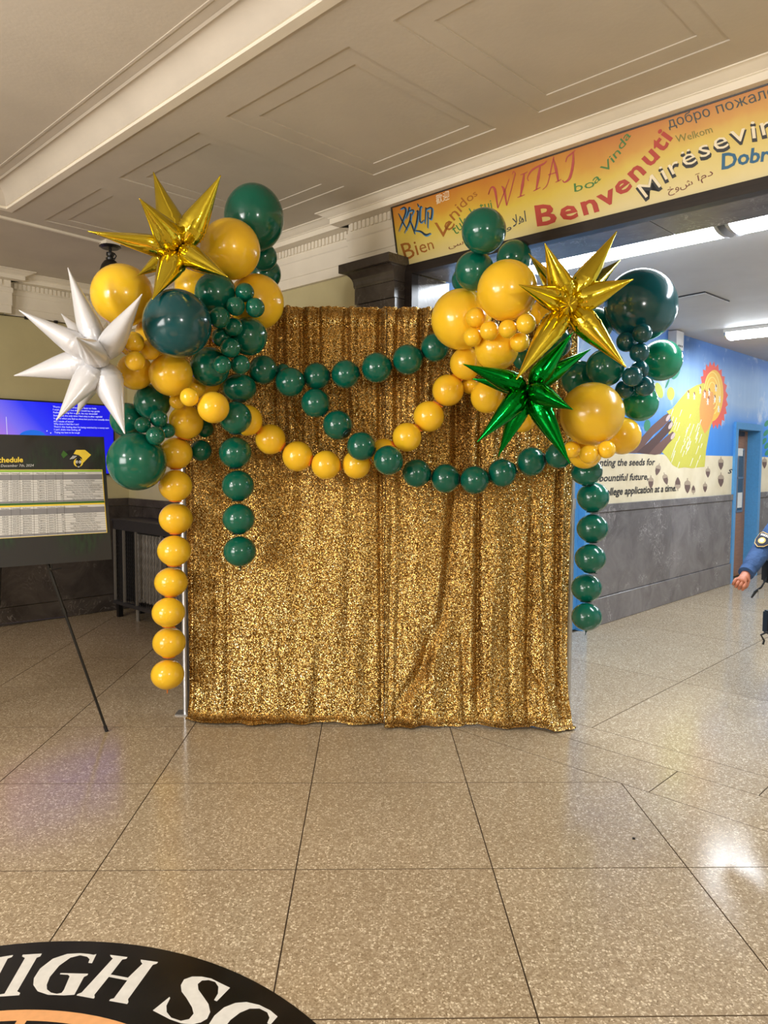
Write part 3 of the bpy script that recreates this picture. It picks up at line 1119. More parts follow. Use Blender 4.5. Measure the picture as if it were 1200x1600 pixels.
def streaks(m):
    r = random.Random(3)
    for k in range(46):
        x, y = r.uniform(560, 760), r.uniform(400, 780)
        if y < 800 - (x - 520) * 0.9 and y < 420:
            continue
        l = r.uniform(25, 60)
        stroke(m, [ZM(x, y), ZM(x - 0.35 * l, y + l)], [1.0, 0.5], MUR, 0.0018)


paint('painted_streaks', 'white', streaks)


def blossoms(m):
    for x, y in ((665, 335), (705, 340), (745, 300), (775, 330), (805, 315), (795, 375), (850, 285), (842, 360), (875, 360), (868, 425)):
        for k in range(6):
            w = k * 1.05
            stroke(m, [ZM(x, y), ZM(x + 9 * math.cos(w), y + 26 * math.sin(w))], [1.6, 0.6], MUR, 0.0022)


paint('painted_blossoms', 'white', blossoms)
paint('painted_pods', 'pod', lambda m: [stroke(m, [ZM(x, y - 30), ZM(x + 4, y - 12)], [1.5, 1.5], MUR, 0.0024) for x, y in ((665, 330), (705, 340), (745, 300), (775, 325), (805, 315), (850, 290), (800, 370), (842, 360))])
F3 = [[(250, 720), (330, 640), (420, 540), (500, 470), (530, 452), (552, 462), (548, 490), (500, 540), (430, 600), (380, 660), (340, 720)],
      [(320, 715), (400, 645), (470, 580), (530, 510), (556, 500), (566, 525), (545, 570), (480, 640), (410, 728), (350, 722)],
      [(400, 725), (450, 670), (510, 615), (560, 575), (578, 590), (572, 615), (530, 660), (480, 725), (440, 732)]]
for k, pts in enumerate(F3):
    paint('painted_finger', 'hand' if k != 1 else 'hand2', lambda m: patch(m, [ZM(*q) for q in pts], MUR, 0.0012 + 0.0003 * k))
paint('painted_nails', 'nail', lambda m: [patch(m, ell(x, y, 11, 26, 12, 0.5), MUR, 0.0024) for x, y in ((530, 484), (546, 536), (562, 606))])
paint('painted_leaf', 'leaf', lambda m: [patch(m, ell(582, 175, 26, 55, 16, 0.4), MUR, 0.0012), patch(m, ell(390, 535, 22, 40, 12, 0.1), MUR, 0.0009), patch(m, ell(525, 255, 7, 35, 10, 0.4), MUR, 0.0012)])
paint('painted_leaf', 'lime', lambda m: [patch(m, ell(548, 322, 26, 45, 14), MUR, 0.0012), patch(m, ell(470, 300, 24, 55, 14, -0.3), MUR, 0.0012)])
for cx, cy, s, up in ((884, 790, 1.0, 0), (797, 848, .85, 0), (884, 900, 1.1, 0), (462, 830, .95, 0.25), (513, 892, .95, -0.25), (415, 915, 1.0, 0), (595, 925, 1.05, 3.14), (660, 940, 1.15, 0), (700, 965, .7, 3.14), (778, 948, .8, 0), (1176, 785, .9, 0)):
    c_, s_ = math.cos(up), math.sin(up)
    R_ = lambda x, y: ZM(cx + s * (x * c_ - y * s_), cy + s * (x * s_ + y * c_))
    mb = MB()
    patch(mb, [R_(*q) for q in ((-17, -8), (17, -8), (16, 12), (8, 32), (0, 44), (-8, 32), (-16, 12))], MUR, 0.0012, 0)
    patch(mb, [R_(*q) for q in ((-20, -6), (-16, -24), (-3, -34), (-3, -46), (3, -46), (3, -34), (16, -24), (20, -6))], MUR, 0.0013, 1)
    mb.build('painted_acorn', [PAINT['acorn'], PAINT['cap']], wall_mural)
paint('painted_words', 'ink', lambda m: text_on(m, 'Planting the seeds for', ZM(4, 808), ZM(438, 800), ZM(8, 756), MUR, 0.0015, 0.025, slant=0.12))
paint('painted_words', 'ink', lambda m: text_on(m, 'a bountiful future,', ZM(28, 912), ZM(398, 897), ZM(32, 862), MUR, 0.0015, 0.025, slant=0.12))
paint('painted_words', 'ink', lambda m: text_on(m, 'one college application at a time.', ZM(-8, 1012), ZM(584, 973), ZM(-4, 958), MUR, 0.0028, 0.025, slant=0.12))
paint('painted_mark', 'ink', lambda m: text_on(m, 'S', ZM(928, 856), ZM(952, 856), ZM(932, 826), MUR, 0.0015, 0.025, slant=0.25))
paint('painted_vine', 'leaf', lambda m: [patch(m, ell(x, y, 13, 26, 10, 0.6), MUR, 0.0012) for x, y in ((1192, 520), (1186, 585), (1172, 640), (1192, 670), (1196, 715))])

# ================================================================== FLOOR EMBLEM
em = empty('floor_emblem', (-0.93, 1.125, 0.0))
tag(em, 'round black floor emblem with white serif letters and an orange middle', 'emblem')
EMC = np.array([-0.93, 1.125])
FLO = Plane((0, 0, 0.0), (0, 0, 1))


def ring(r0, r1, z, n=128):
    v = [(EMC[0] + r * math.cos(2 * math.pi * k / n), EMC[1] + r * math.sin(2 * math.pi * k / n), z) for r in (r0, r1) for k in range(n)]
    return v, [(k, n + k, n + (k + 1) % n, (k + 1) % n) for k in range(n)]


M['emblem_black'] = plain('emblem_black', lin(22, 20, 20), 0.25, scale=8, grain=0.4)
M['emblem_white'] = plain('emblem_white', lin(232, 230, 224), 0.3)
M['emblem_orange'] = plain('emblem_orange', lin(240, 176, 118), 0.3)
mb = MB()
mb.add(*ring(0.797, 1.082, 0.0016))
mb.add(*ring(1.082, 1.0835, 0.0016))
keep(fix_normals(mb.build('black_ring', M['emblem_black'])), em)
mb = MB()
mb.add([(EMC[0] + 0.797 * math.cos(2 * math.pi * k / 96), EMC[1] + 0.797 * math.sin(2 * math.pi * k / 96), 0.0012) for k in range(96)], [tuple(range(96))])
keep(mb.build('orange_disc', M['emblem_orange']), em)
mb = MB()
for w0, w1 in ((1.10, 1.545), (1.58, 2.3)):
    ws = np.linspace(w0, w1, 14)
    mb.add([(EMC[0] + r * math.cos(w), EMC[1] + r * math.sin(w), 0.0016) for r in (0.70, 0.757) for w in ws], [(k, k + 1, 14 + k + 1, 14 + k) for k in range(13)])
keep(fix_normals(mb.build('inner_band', M['emblem_black'])), em)
Q7 = lambda x, y: (x / 4, 1440 + y / 4)
Q8 = lambda x, y: (250 + x / 4, 1440 + y / 4)
LET = [[Q7(*q) for q in ((-60, 236), (82, 213), (75, 226), (48, 236), (-75, 470), (-100, 490), (-190, 500), (-180, 485), (-160, 478), (-20, 245), (-60, 246))],
       [Q7(*q) for q in ((142, 211), (262, 204), (252, 222), (230, 230), (108, 440), (126, 450), (120, 465), (-12, 474), (-2, 460), (28, 455), (156, 232), (138, 222))],
       [Q7(*q) for q in ((603, 207), (575, 265), (552, 262), (560, 240), (545, 224), (500, 215), (440, 230), (370, 280), (312, 350), (292, 400), (294, 428), (318, 448), (355, 456), (385, 450), (400, 430), (435, 347), (425, 337), (375, 334), (378, 326), (552, 330), (545, 341), (525, 350), (465, 462), (400, 466), (300, 462), (235, 440), (208, 400), (212, 358), (250, 298), (330, 236), (420, 206), (500, 202), (560, 207), (585, 212))],
       [Q7(*q) for q in ((688, 212), (797, 226), (790, 237), (764, 242), (692, 335), (800, 355), (890, 268), (880, 255), (880, 242), (988, 257), (980, 267), (955, 275), (800, 490), (803, 508), (795, 520), (682, 500), (690, 489), (712, 484), (795, 372), (680, 350), (590, 462), (592, 478), (586, 486), (478, 466), (485, 457), (510, 448), (705, 235), (692, 224))],
       [Q8(*q) for q in ((438, 418), (355, 503), (338, 495), (362, 455), (365, 412), (345, 382), (305, 370), (262, 373), (236, 395), (240, 430), (270, 472), (303, 520), (314, 570), (295, 612), (255, 635), (200, 648), (130, 640), (60, 615), (-45, 560), (60, 475), (63, 484), (40, 530), (42, 570), (70, 605), (130, 625), (182, 614), (210, 580), (200, 540), (165, 482), (135, 442), (130, 402), (150, 366), (200, 348), (260, 348), (320, 360), (380, 390))],
       [Q8(*q) for q in ((735, 598), (690, 650), (670, 640), (684, 605), (670, 572), (622, 548), (560, 549), (500, 574), (440, 620), (408, 662), (398, 715), (420, 760), (470, 780), (530, 775), (520, 800), (430, 810), (340, 780), (298, 720), (300, 655), (340, 592), (400, 541), (470, 513), (540, 507), (620, 525), (690, 560))]]
for pts in LET:
    mb = MB()
    patch(mb, pts, FLO, 0.0022)
    o = fix_normals(mb.build('letter', M['emblem_white']))
    if o.data.polygons[0].normal.z < 0:
        o.data.flip_normals()
    keep(o, em)

# ================================================================== CEILING AND CORRIDOR FIXTURES
def tube_light(a0, a1, b0, b1, label):
    o = empty('corridor_light', W((a0 + a1) / 2, (b0 + b1) / 2, ZCOR))
    tag(o, label, 'light', 'fluorescent fixtures of the corridor')
    keep(MB().bbox(a0, a1, b0, b1, ZCOR - 0.035, ZCOR - 0.001).build('housing', M['white']), o)
    mb = MB()
    n = 10
    v, f = [], []
    bm_, hw = (b0 + b1) / 2, (b1 - b0) / 2 - 0.012
    for aa_ in (a0 + 0.02, a1 - 0.02):
        for k in range(n + 1):
            w = math.pi * k / n
            v.append(W(aa_, bm_ - hw * math.cos(w), ZCOR - 0.033 - 0.06 * math.sin(w) ** 0.6))
    f = [(k, k + 1, n + 1 + k + 1, n + 1 + k) for k in range(n)]
    mb.add(v, f)
    keep(smooth_by_angle(fix_normals(mb.build('lens', M['tube'])), 60), o)
    mb = MB()
    for aa_, s in ((a0, 1), (a1, -1)):
        v = []
        for da in (0, 0.02 * s):
            for k in range(n + 1):
                w = math.pi * k / n
                v.append(W(aa_ + da, bm_ - (hw + 0.006) * math.cos(w), ZCOR - 0.033 - 0.066 * math.sin(w) ** 0.6))
        mb.add(v, [(k, k + 1, n + 2 + k, n + 1 + k) for k in range(n)] + [tuple(range(n + 1)), tuple(range(2 * n + 1, n, -1))])
    keep(fix_normals(mb.build('end_cap', M['silver'])), o)
    return o


tube_light(1.57, 2.82, 4.18, 4.48, 'long lit fluorescent fixture just behind the banner, left of the joint')
tube_light(0.30, 1.53, 4.18, 4.48, 'lit fluorescent fixture behind the banner, right of the joint')
tube_light(1.60, 2.83, 7.85, 8.15, 'farther lit fluorescent fixture above the painted wall')
tube_light(0.40, 1.57, 7.85, 8.15, 'lit fluorescent fixture continuing the farther corridor row')
tube_light(1.60, 2.83, 11.6, 11.9, 'lit fluorescent fixture at the deep end of the corridor')

ha = empty('ceiling_hatch', W(2.5, 6.3, ZCOR))
tag(ha, 'square grey access hatch with a dark gap in the corridor ceiling', 'hatch')
mb = MB()
hc = [W(2.674, 6.10), W(2.33, 6.04), W(2.31, 6.53), W(2.66, 6.60)]
cc = sum(hc) / 4
mb.hexa([p + ZZ * (ZCOR - 0.008) for p in hc] + [p + ZZ * (ZCOR - 0.001) for p in hc])
keep(fix_normals(mb.build('gap_frame', M['black'])), ha)
mb = MB()
inner = [cc + (p - cc) * 0.955 for p in hc]
mb.hexa([p + ZZ * (ZCOR - 0.016) for p in inner] + [p + ZZ * (ZCOR - 0.007) for p in inner])
keep(fix_normals(mb.build('hatch_panel', M['corr_ceil'])), ha)

rw = empty('cable_raceway', W(5.4, 2.2, ZC))
tag(rw, 'thin white cable raceway on the ceiling leading to the dark hanging lamp', 'raceway')
CEI = Plane((0, 0, ZC - .001), (0, 0, -1))
BXW = Plane((0, 0, ZC - .03), (0, 0, -1)).at(172, 384)
P0, P1 = CEI.at(-60, 322), CEI.at(163, 378)
dd = (P1 - P0) / np.linalg.norm(P1 - P0)
nn = np.cross(dd, ZZ)
mb = MB()
mb.hexa([P0 - nn * .012 - ZZ * .016, P1 - nn * .012 - ZZ * .016, P1 + nn * .012 - ZZ * .016, P0 + nn * .012 - ZZ * .016, P0 - nn * .012, P1 - nn * .012, P1 + nn * .012, P0 + nn * .012])
keep(fix_normals(mb.build('channel', M['mould'])), rw)
BX = BXW
ba, bb_ = float(BXW @ UU), float(BXW @ VV)
mb = MB()
mb.hexa([W(ba + s * .055, bb_ + t * .055, z) for z in (ZC - .03, ZC - .001) for s, t in ((-1, -1), (1, -1), (1, 1), (-1, 1))])
keep(fix_normals(mb.build('junction_box', M['mould'])), rw)
lp = empty('hanging_lamp', (BX[0], BX[1], ZC - 0.03))
tag(lp, 'dark bell-shaped hanging lamp on the ceiling behind the large left yellow balloon', 'lamp')
M['bronze'] = plain('dark_bronze', lin(52, 48, 44), 0.4, 0.5)
c0 = (0, 0, 0)
mb = MB()
mb.lathe([(0.0, -0.002), (0.075, -0.002), (0.08, -0.010), (0.06, -0.022), (0.0, -0.022)], 20)
mb.build('canopy', M['black'], lp)
mb = MB()
mb.tube([(0, 0, -0.02), (0, 0, -0.05)], 0.012, 8)
mb.lathe([(0.0, -0.05), (0.028, -0.05), (0.03, -0.07), (0.02, -0.085), (0.034, -0.092), (0.03, -0.108)], 14)
mb.tube([(0.03, 0, -0.055), (0.045, 0, -0.075), (0.03, 0, -0.1)], 0.005, 6)
smooth_by_angle(mb.build('socket', M['black'], lp))
mb = MB()
mb.lathe([(0.02, -0.10), (0.045, -0.115), (0.065, -0.145), (0.08, -0.19), (0.092, -0.25), (0.105, -0.32), (0.11, -0.335), (0.10, -0.335), (0.085, -0.25), (0.06, -0.15)], 22)
smooth_by_angle(mb.build('shade', M['bronze'], lp), 60)

cb = empty('wall_cable', W(FA1 - .04, 2.4, 2.76))
tag(cb, 'thin dark cable clipped along the foot of the left cornice', 'cable')
keep(MB().tube([W(FA1 - 0.05, b, 2.768 - 0.004 * math.sin(b * 9)) for b in np.linspace(1.0, 3.3, 24)], 0.0035, 6).build('wire', M['black']), cb)
for b in (2.02, 2.52, 2.78, 3.1):
    keep(MB().bbox(FA1 - 0.056, FA1 - 0.034, b, b + 0.03, 2.755, 2.78).build('clip', M['black']), cb)

# ================================================================== TELEVISION
tv = empty('television', W(FA1, 2.7, 1.36))
tag(tv, 'wall-mounted television showing white lines of text on blue and violet', 'television')
TB0, TB1, TZ0, TZ1 = 2.10, 3.33, 1.352, 2.036
keep(MB().bbox(FA1 - 0.06, FA1 - 0.03, TB0, TB1, TZ0, TZ1).build('housing', M['black']), tv)
keep(MB().bbox(FA1 - 0.03, FA1, 2.5, 2.9, 1.5, 1.9).build('mount', M['black']), tv)
mb = MB()
for b0, b1, z0, z1 in ((TB0, TB1, TZ1 - .012, TZ1), (TB0, TB1, TZ0, TZ0 + .016), (TB0, TB0 + .012, TZ0, TZ1), (TB1 - .012, TB1, TZ0, TZ1)):
    mb.bbox(FA1 - 0.066, FA1 - 0.058, b0, b1, z0, z1)
keep(mb.build('bezel', M['black']), tv)
T = NT('screen_picture')
p = T.pos()
dt = T.n('ShaderNodeVectorMath', operation='DOT_PRODUCT')
T.l(p, dt.inputs[0])
dt.inputs[1].default_value = tuple(VV)
sz = T.n('ShaderNodeSeparateXYZ')
T.l(p, sz.inputs[0])
u = T.math('SUBTRACT', dt.outputs['Value'], T.math('MULTIPLY', T.math('SUBTRACT', 1.9, sz.outputs[2]), 0.9))
mr = T.n('ShaderNodeMapRange')
mr.inputs['From Min'].default_value, mr.inputs['From Max'].default_value = 1.9, 3.1
T.l(u, mr.inputs[0])
c = T.ramp(mr.outputs[0], [(0, lin(214, 130, 206)), (0.16, lin(176, 124, 226)), (0.36, lin(122, 110, 242)), (0.55, lin(44, 56, 246)), (0.75, lin(6, 18, 244)), (1, lin(4, 10, 226))])
T.set(Base_Color=(0.01, 0.01, 0.01, 1), Emission_Color=c, Emission_Strength=1.0, Roughness=0.2)
scr = keep(MB().bbox(FA1 - 0.062, FA1 - 0.058, TB0 + .01, TB1 - .01, TZ0 + .014, TZ1 - .01).build('screen', T.m), tv)
TVP = Plane(W(FA1 - 0.062, 2.7, 1.7), -UU)
ZT = lambda x, y: (x / 5.4545, 610 + y / 5.4545)
M['scr_white'] = mat_emit('screen_text', (0.9, 0.93, 1.0, 1), 1.0)
M['scr_blue'] = mat_emit('screen_circle', lin(10, 108, 226), 1.0)
mb = MB()
patch(mb, [ZT(275 + 112 * math.cos(w), 392 + 55 * math.sin(w)) for w in np.linspace(0, 2 * math.pi, 30, endpoint=False)], TVP, 0.001)
keep(mb.build('picture_circle', M['scr_blue']), scr)
mb = MB()
for x, y in ((400, 346), (432, 363)):
    patch(mb, [ZT(x - 4, y - 4), ZT(x + 4, y - 4), ZT(x + 4, y + 4), ZT(x - 4, y + 4)], TVP, 0.0012)
stroke(mb, [ZT(52, 225), ZT(62, 400)], 0.6, TVP, 0.0012)
keep(mb.build('picture_mark', M['scr_white'], kind='stuff'), scr)
mb = MB()
for s, x0, y0, x1, y1 in (('There are times where my best to hide', 450, 146, 822, 162), ('I wish someone out there could be my guide', 450, 170, 850, 186), ('Failing, waiting for a plan, be my downfall', 452, 194, 830, 208), ('Sometimes the only time I feel okay is after nightfall', 454, 220, 872, 232), ("It starts when you feel so alone but you're not actually alone", 456, 244, 936, 258),
                          ('Am I made of stone?', 456, 270, 628, 273), ('Why does it feel like I am?', 458, 292, 672, 296), ("There's this feeling that I'm being watched by a nanny cam", 458, 316, 928, 327), ("I can't shake that feeling off", 460, 340, 686, 344), ('Trying my best to be tough', 462, 364, 680, 368)):
    text_on(mb, s, ZT(x0, y0), ZT(x1, y1), ZT(x0, y0 - 15), TVP, 0.0012)
keep(mb.build('screen_words', M['scr_white'], kind='stuff'), scr)

# ================================================================== RADIATOR CABINET
rc = empty('radiator_cabinet', W(6.05, 3.47, 0))
tag(rc, 'dark metal radiator cabinet with open grille in the corner behind the yellow strand', 'radiator')
M['cab'] = plain('cabinet_metal', lin(62, 60, 62), 0.4, 0.3)
M['fin'] = plain('radiator_iron', lin(124, 118, 110), 0.5, 0.1)
M['wire'] = plain('grille_wire', lin(70, 68, 66), 0.5)
RA0, RA1, RF, RB = 5.30, 6.72, 3.18, 3.462
keep(MB().bbox(RA0 - .01, RA1 + .01, RF - .012, RB, 0.925, 0.945).bbox(RA0, RA1, RF, RF + .02, 0.845, 0.925).build('top', M['cab']), rc)
for a in (RA0, RA1 - .018):
    keep(MB().bbox(a, a + .018, RF, RB, 0.13, 0.93).build('side_panel', M['cab']), rc)
for a in (RA0 + 0.03, RA1 - .075):
    for b in (RF + .01, RB - .05):
        keep(MB().bbox(a, a + .045, b, b + .045, 0.0, 0.135).build('foot', M['black']), rc)
keep(MB().bbox(RA0, RA1, RF - .006, RF + .02, 0.13, 0.165).build('bottom_rail', M['cab']), rc)
for a in (5.33, 5.80, 6.26, 6.50, 6.685):
    keep(MB().bbox(a - .007, a + .007, RF - .008, RF + .012, 0.165, 0.845).build('bar', M['fin']), rc)
mb = MB()
for k in range(36):
    a = RA0 + 0.03 + k * 0.0385
    mb.tube([W(a + 0.009 * (1 if q % 2 else -1), RF + 0.012, 0.165 + q * 0.02) for q in range(35)], 0.0017, 4, cap=False)
keep(mb.build('grille', M['wire'], kind='stuff'), rc)
for k in range(20):
    a = RA0 + 0.08 + k * 0.058
    if a > 6.42:
        break
    mb = MB()
    mb.tube([W(a + 0.006 * math.sin(z * 60), RF + 0.075, z) for z in np.linspace(0.19, 0.82, 26)], 0.019, 8)
    keep(smooth_by_angle(mb.build('column', M['fin'])), rc)
keep(MB().bbox(RA0 + .02, RA1 - .02, RF + .12, RB - .01, 0.15, 0.90).build('inner_body', M['black']), rc)
keep(MB().tube([W(6.36, RF + .06, 0.0), W(6.36, RF + .06, 0.19)], 0.018, 8).tube([W(6.36, RF + .06, 0.19), W(6.2, RF + .07, 0.22)], 0.018, 8).build('pipe', M['fin']), rc)

# ================================================================== EASEL AND SCHEDULE BOARD
BR = np.array([-1.455, 4.15, 0.939])
EE = np.array([0.80869674, 0.58822579, 0.0])
EN = np.array([-0.58822579, 0.80869674, 0.0])
TH = math.radians(8.5)
EUP = math.cos(TH) * ZZ + math.sin(TH) * EN
EOUT = -(math.cos(TH) * EN - math.sin(TH) * ZZ)
BW, BH, BT = 1.0, 0.70, 0.012
cB = BR - EE * 0.5
cF = np.array([cB[0], cB[1], 0])
ea = empty('display_easel', cF)
tag(ea, 'black folding tripod easel carrying the schedule board', 'easel')
apex = cF + EN * 0.19 + ZZ * 1.60
fR, fL, fB = np.array([-1.447, 3.994, 0.0]), cF - EE * 0.414 - EN * 0.131, cF + EN * 0.72
for f, nm in ((fR, 'leg'), (fL, 'leg'), (fB, 'leg')):
    mid = f + (apex - f) * 0.42
    o = keep(MB().tube([f + ZZ * .004, mid], 0.0075, 8).tube([mid, apex], 0.0105, 8).build('leg', M['black']), ea)
    keep(MB().tube([f, f + (apex - f) * 0.02], 0.010, 8).build('rubber_foot', M['black_soft']), o)
    keep(MB().tube([mid - (apex - f) * 0.01, mid + (apex - f) * 0.01], 0.0135, 8).build('collar', M['black']), o)
keep(MB().tube([apex - ZZ * .03, apex + ZZ * .03], 0.022, 10).build('hub', M['black']), ea)
for f, s in ((fR, 1), (fL, -1)):
    q = f + (apex - f) * 0.567
    keep(MB().tube([q, q - EN * 0.055, q - EN * 0.055 + EE * s * 0.05 + ZZ * .004], 0.0055, 6).tube([q - EN * 0.052, q - EN * 0.052 + ZZ * .03], 0.004, 6).build('peg', M['black']), ea)
keep(MB().tube([fR + (apex - fR) * 0.40, fL + (apex - fL) * 0.40], 0.004, 6).build('spreader', M['black']), ea)

T = NT('board_print')
p = T.pos()
n1 = T.noise(p, 3.5, 4, 0.6)
mpn = T.n('ShaderNodeMapping')
mpn.inputs['Scale'].default_value = (9, 9, 1.4)
T.l(p, mpn.inputs[0])
n2 = T.noise(mpn.outputs[0], 8, 3)
g = T.ramp(n2.outputs[0], [(0.35, lin(26, 30, 26)), (0.7, lin(32, 62, 32))])
sz = T.n('ShaderNodeSeparateXYZ')
T.l(p, sz.inputs[0])
band = T.ramp(T.math('ABSOLUTE', T.math('SUBTRACT', sz.outputs[2], 1.28)), [(0.26, (1, 1, 1, 1)), (0.33, (0, 0, 0, 1))])
band2 = T.ramp(n1.outputs[0], [(0.48, (0, 0, 0, 1)), (0.64, (1, 1, 1, 1))])
T.set(Base_Color=T.mix(T.math('MULTIPLY', band, band2), lin(40, 39, 38), g), Roughness=0.55)
M['board'] = T.m
sb = empty('schedule_board', BR - EE * 0.5)
tag(sb, 'black printed schedule board with white timetables and a yellow emblem on the easel', 'board')
mb = MB()
o_ = EOUT * 0.0
crn = [BR - EE * BW, BR, BR + EUP * BH, BR - EE * BW + EUP * BH]
mb.hexa([crn[0], crn[1], crn[2], crn[3], crn[0] - EOUT * BT, crn[1] - EOUT * BT, crn[2] - EOUT * BT, crn[3] - EOUT * BT])
keep(fix_normals(mb.build('panel', M['board'])), sb)
BRD = Plane(BR, EOUT)
ZB = lambda x, y: (x / 6.6667, 670 + y / 6.6667)
PR = {k: flat_col('print_' + k, c, 0.5) for k, c in dict(white=lin(216, 216, 214), grey=lin(136, 136, 140), lime=lin(146, 190, 48), yellow=lin(244, 214, 70), green=lin(58, 104, 36), black=lin(14, 16, 14), line=lin(60, 60, 62)).items()}


def prt(name, ink, build, par=None):
    mb = MB()
    build(mb)
    return keep(mb.build(name, PR[ink]), par or sb)


def tb(u, v):
    """spot in the timetable block: u 0 at the frame edge, 1 at the right border; v 0 top, 1 bottom"""
    yl, yr = 430 + 710 * v, 428 + 650 * v
    xr = 1062 + 50 * v
    return ZB(u * xr + (1 - u) * 0, yl + (yr - yl) * u)


def quad(m, u0, u1, v0, v1, lift):
    m.add([BRD.at(*tb(*q), lift) for q in ((u0, v0), (u1, v0), (u1, v1), (u0, v1))], [(0, 1, 2, 3)])


UL = -1.05
prt('table_ground', 'yellow', lambda m: quad(m, UL - .01, 1.004, -0.006, 1.006, 0.0008))
prt('table_ground', 'white', lambda m: quad(m, UL, 0.997, 0.0, 1.0, 0.0012))
prt('table_band', 'lime', lambda m: quad(m, UL, 0.997, 0.003, 0.03, 0.0016))
prt('table_band', 'grey', lambda m: [quad(m, UL, 0.997, a, b, 0.0016) for a, b in ((0.07, 0.148), (0.468, 0.492), (0.585, 0.672), (0.962, 0.992))])
prt('table_band', 'green', lambda m: quad(m, UL, 1.0, 0.494, 0.526, 0.0017))
prt('table_band', 'yellow', lambda m: quad(m, UL, 1.0, 0.526, 0.55, 0.0017))
UC = [-0.85, -0.66, -0.5, -0.34, -0.17, 0.105, 0.192, 0.322, 0.447, 0.543, 0.612]
R1 = [0.148 + 0.0356 * k for k in range(10)]
R2 = [0.672 + 0.0363 * k for k in range(9)]


def lines(m):
    for u in UC:
        stroke(m, [tb(u, 0.03), tb(u, 0.492)], 0.35, BRD, 0.002)
        stroke(m, [tb(u, 0.55), tb(u, 0.992)], 0.35, BRD, 0.002)
    for v in R1 + R2:
        stroke(m, [tb(UL, v), tb(0.997, v)], 0.25, BRD, 0.002)


prt('table_rules', 'line', lines)


def cell_text(m):
    r = random.Random(5)
    ev = ['Elementary School Intermediate Level, Traditional Cheer, Youth', 'Elementary School Game Day, Cheer, Youth Intermediate', 'Middle School Traditional Cheer, Youth, Novice', 'High School Traditional Cheer, Youth', 'Middle School Level 2, Novice', 'High School Game Day, Varsity, Novice']
    for rows, hh in ((R1, 0.03), (R2, 0.55)):
        heads = ['Performance', 'Onstage', 'School', 'Mascot', 'Location', 'Athletes', 'Division']
        us = [0.01, 0.115, 0.215, 0.355, 0.455, 0.55, 0.76]
        for s, u in zip(heads, us):
            text_on(m, s, tb(u, hh + 0.032), tb(u + 0.075, hh + 0.032), tb(u, hh + 0.012), BRD, 0.0022)
        for k, v in enumerate(rows[:-1]):
            b = v + 0.028
            for u0, u1, s in ((0.02, 0.08, f'{r.randint(8, 11)}:{r.randint(0, 5)}0 AM'), (0.118, 0.18, f'{r.randint(8, 11)}:{r.randint(0, 5)}5 AM'), (0.215, 0.30, r.choice(['Elmhurst', 'Brooklyn', 'Queens Arts', 'Astoria'])), (0.36, 0.43, r.choice(['Lions', 'Tigers', 'Hawks'])), (0.46, 0.53, 'Queens, NY'), (0.58, 0.605, str(r.randint(8, 24)))):
                text_on(m, s, tb(u0, b), tb(u1, b), tb(u0, b - 0.02), BRD, 0.0022)
            s = r.choice(ev)
            L = min(0.36, 0.0062 * len(s))
            text_on(m, s, tb(0.805 - L / 2, b), tb(0.805 + L / 2, b), tb(0.805 - L / 2, b - 0.02), BRD, 0.0022)


prt('table_words', 'line', cell_text)
prt('title', 'yellow', lambda m: text_on(m, 'Schedule', ZB(-62, 352), ZB(240, 347), ZB(-62, 295), BRD, 0.002, 0.025))
prt('date_line', 'white', lambda m: text_on(m, 'Saturday, December 7th, 2024', ZB(-165, 400), ZB(350, 394), ZB(-165, 372), BRD, 0.002, 0.0, slant=0.15))
# school emblem: cap shaped bands with an owl face
emb = prt('emblem', 'yellow', lambda m: patch(m, [ZB(*q) for q in ((792, 220), (885, 220), (948, 272), (870, 352), (862, 352), (850, 300), (820, 275), (765, 262))], BRD, 0.002))
prt('emblem_band', 'black', lambda m: patch(m, [ZB(*q) for q in ((725, 222), (792, 220), (765, 262), (735, 300), (684, 240))], BRD, 0.002), emb)
prt('emblem_band', 'green', lambda m: patch(m, [ZB(*q) for q in ((660, 225), (706, 268), (660, 308), (636, 270))], BRD, 0.0018), emb)
prt('emblem_stripes', 'white', lambda m: [stroke(m, [ZB(728 + q, 318 - q * 0.2), ZB(765 + q, 280 + q * .1)], 1.1, BRD, 0.0022) for q in (0, 16, 32)], emb)
prt('emblem_face', 'yellow', lambda m: patch(m, [ZB(815 + 50 * math.cos(w), 352 + 46 * math.sin(w)) for w in np.linspace(0, 2 * math.pi, 24, endpoint=False)], BRD, 0.0024), emb)
prt('emblem_face', 'black', lambda m: [patch(m, [ZB(815 + 30 * math.cos(w), 350 + 48 * math.sin(w)) for w in np.linspace(0, 2 * math.pi, 20, endpoint=False)], BRD, 0.0028), patch(m, [ZB(*q) for q in ((782, 325), (815, 316), (850, 325), (815, 334))], BRD, 0.003)], emb)
prt('emblem_eyes', 'white', lambda m: [patch(m, [ZB(x + 13 * math.cos(w), 346 + 15 * math.sin(w)) for w in np.linspace(0, 2 * math.pi, 14, endpoint=False)], BRD, 0.0032) for x in (799, 831)] + [patch(m, [ZB(*q) for q in ((804, 392), (830, 392), (817, 406))], BRD, 0.0032)], emb)
prt('emblem_pupils', 'black', lambda m: [patch(m, [ZB(x + 5 * math.cos(w), 347 + 6 * math.sin(w)) for w in np.linspace(0, 2 * math.pi, 10, endpoint=False)], BRD, 0.0036) for x in (802, 828)], emb)

sc_ = FLOOR.at(990, 1311)
o = MB().hexa([sc_ + V for V in (np.array(q) for q in ((-.006, -.004, .0005), (.005, -.006, .0005), (.008, .004, .0005), (-.004, .005, .0005), (-.004, -.003, .006), (.004, -.004, .008), (.005, .003, .005), (-.003, .003, .007)))]).build('floor_scrap', M['black'])
tag(o, 'tiny black scrap lying on the open floor right of the curtain', 'scrap')

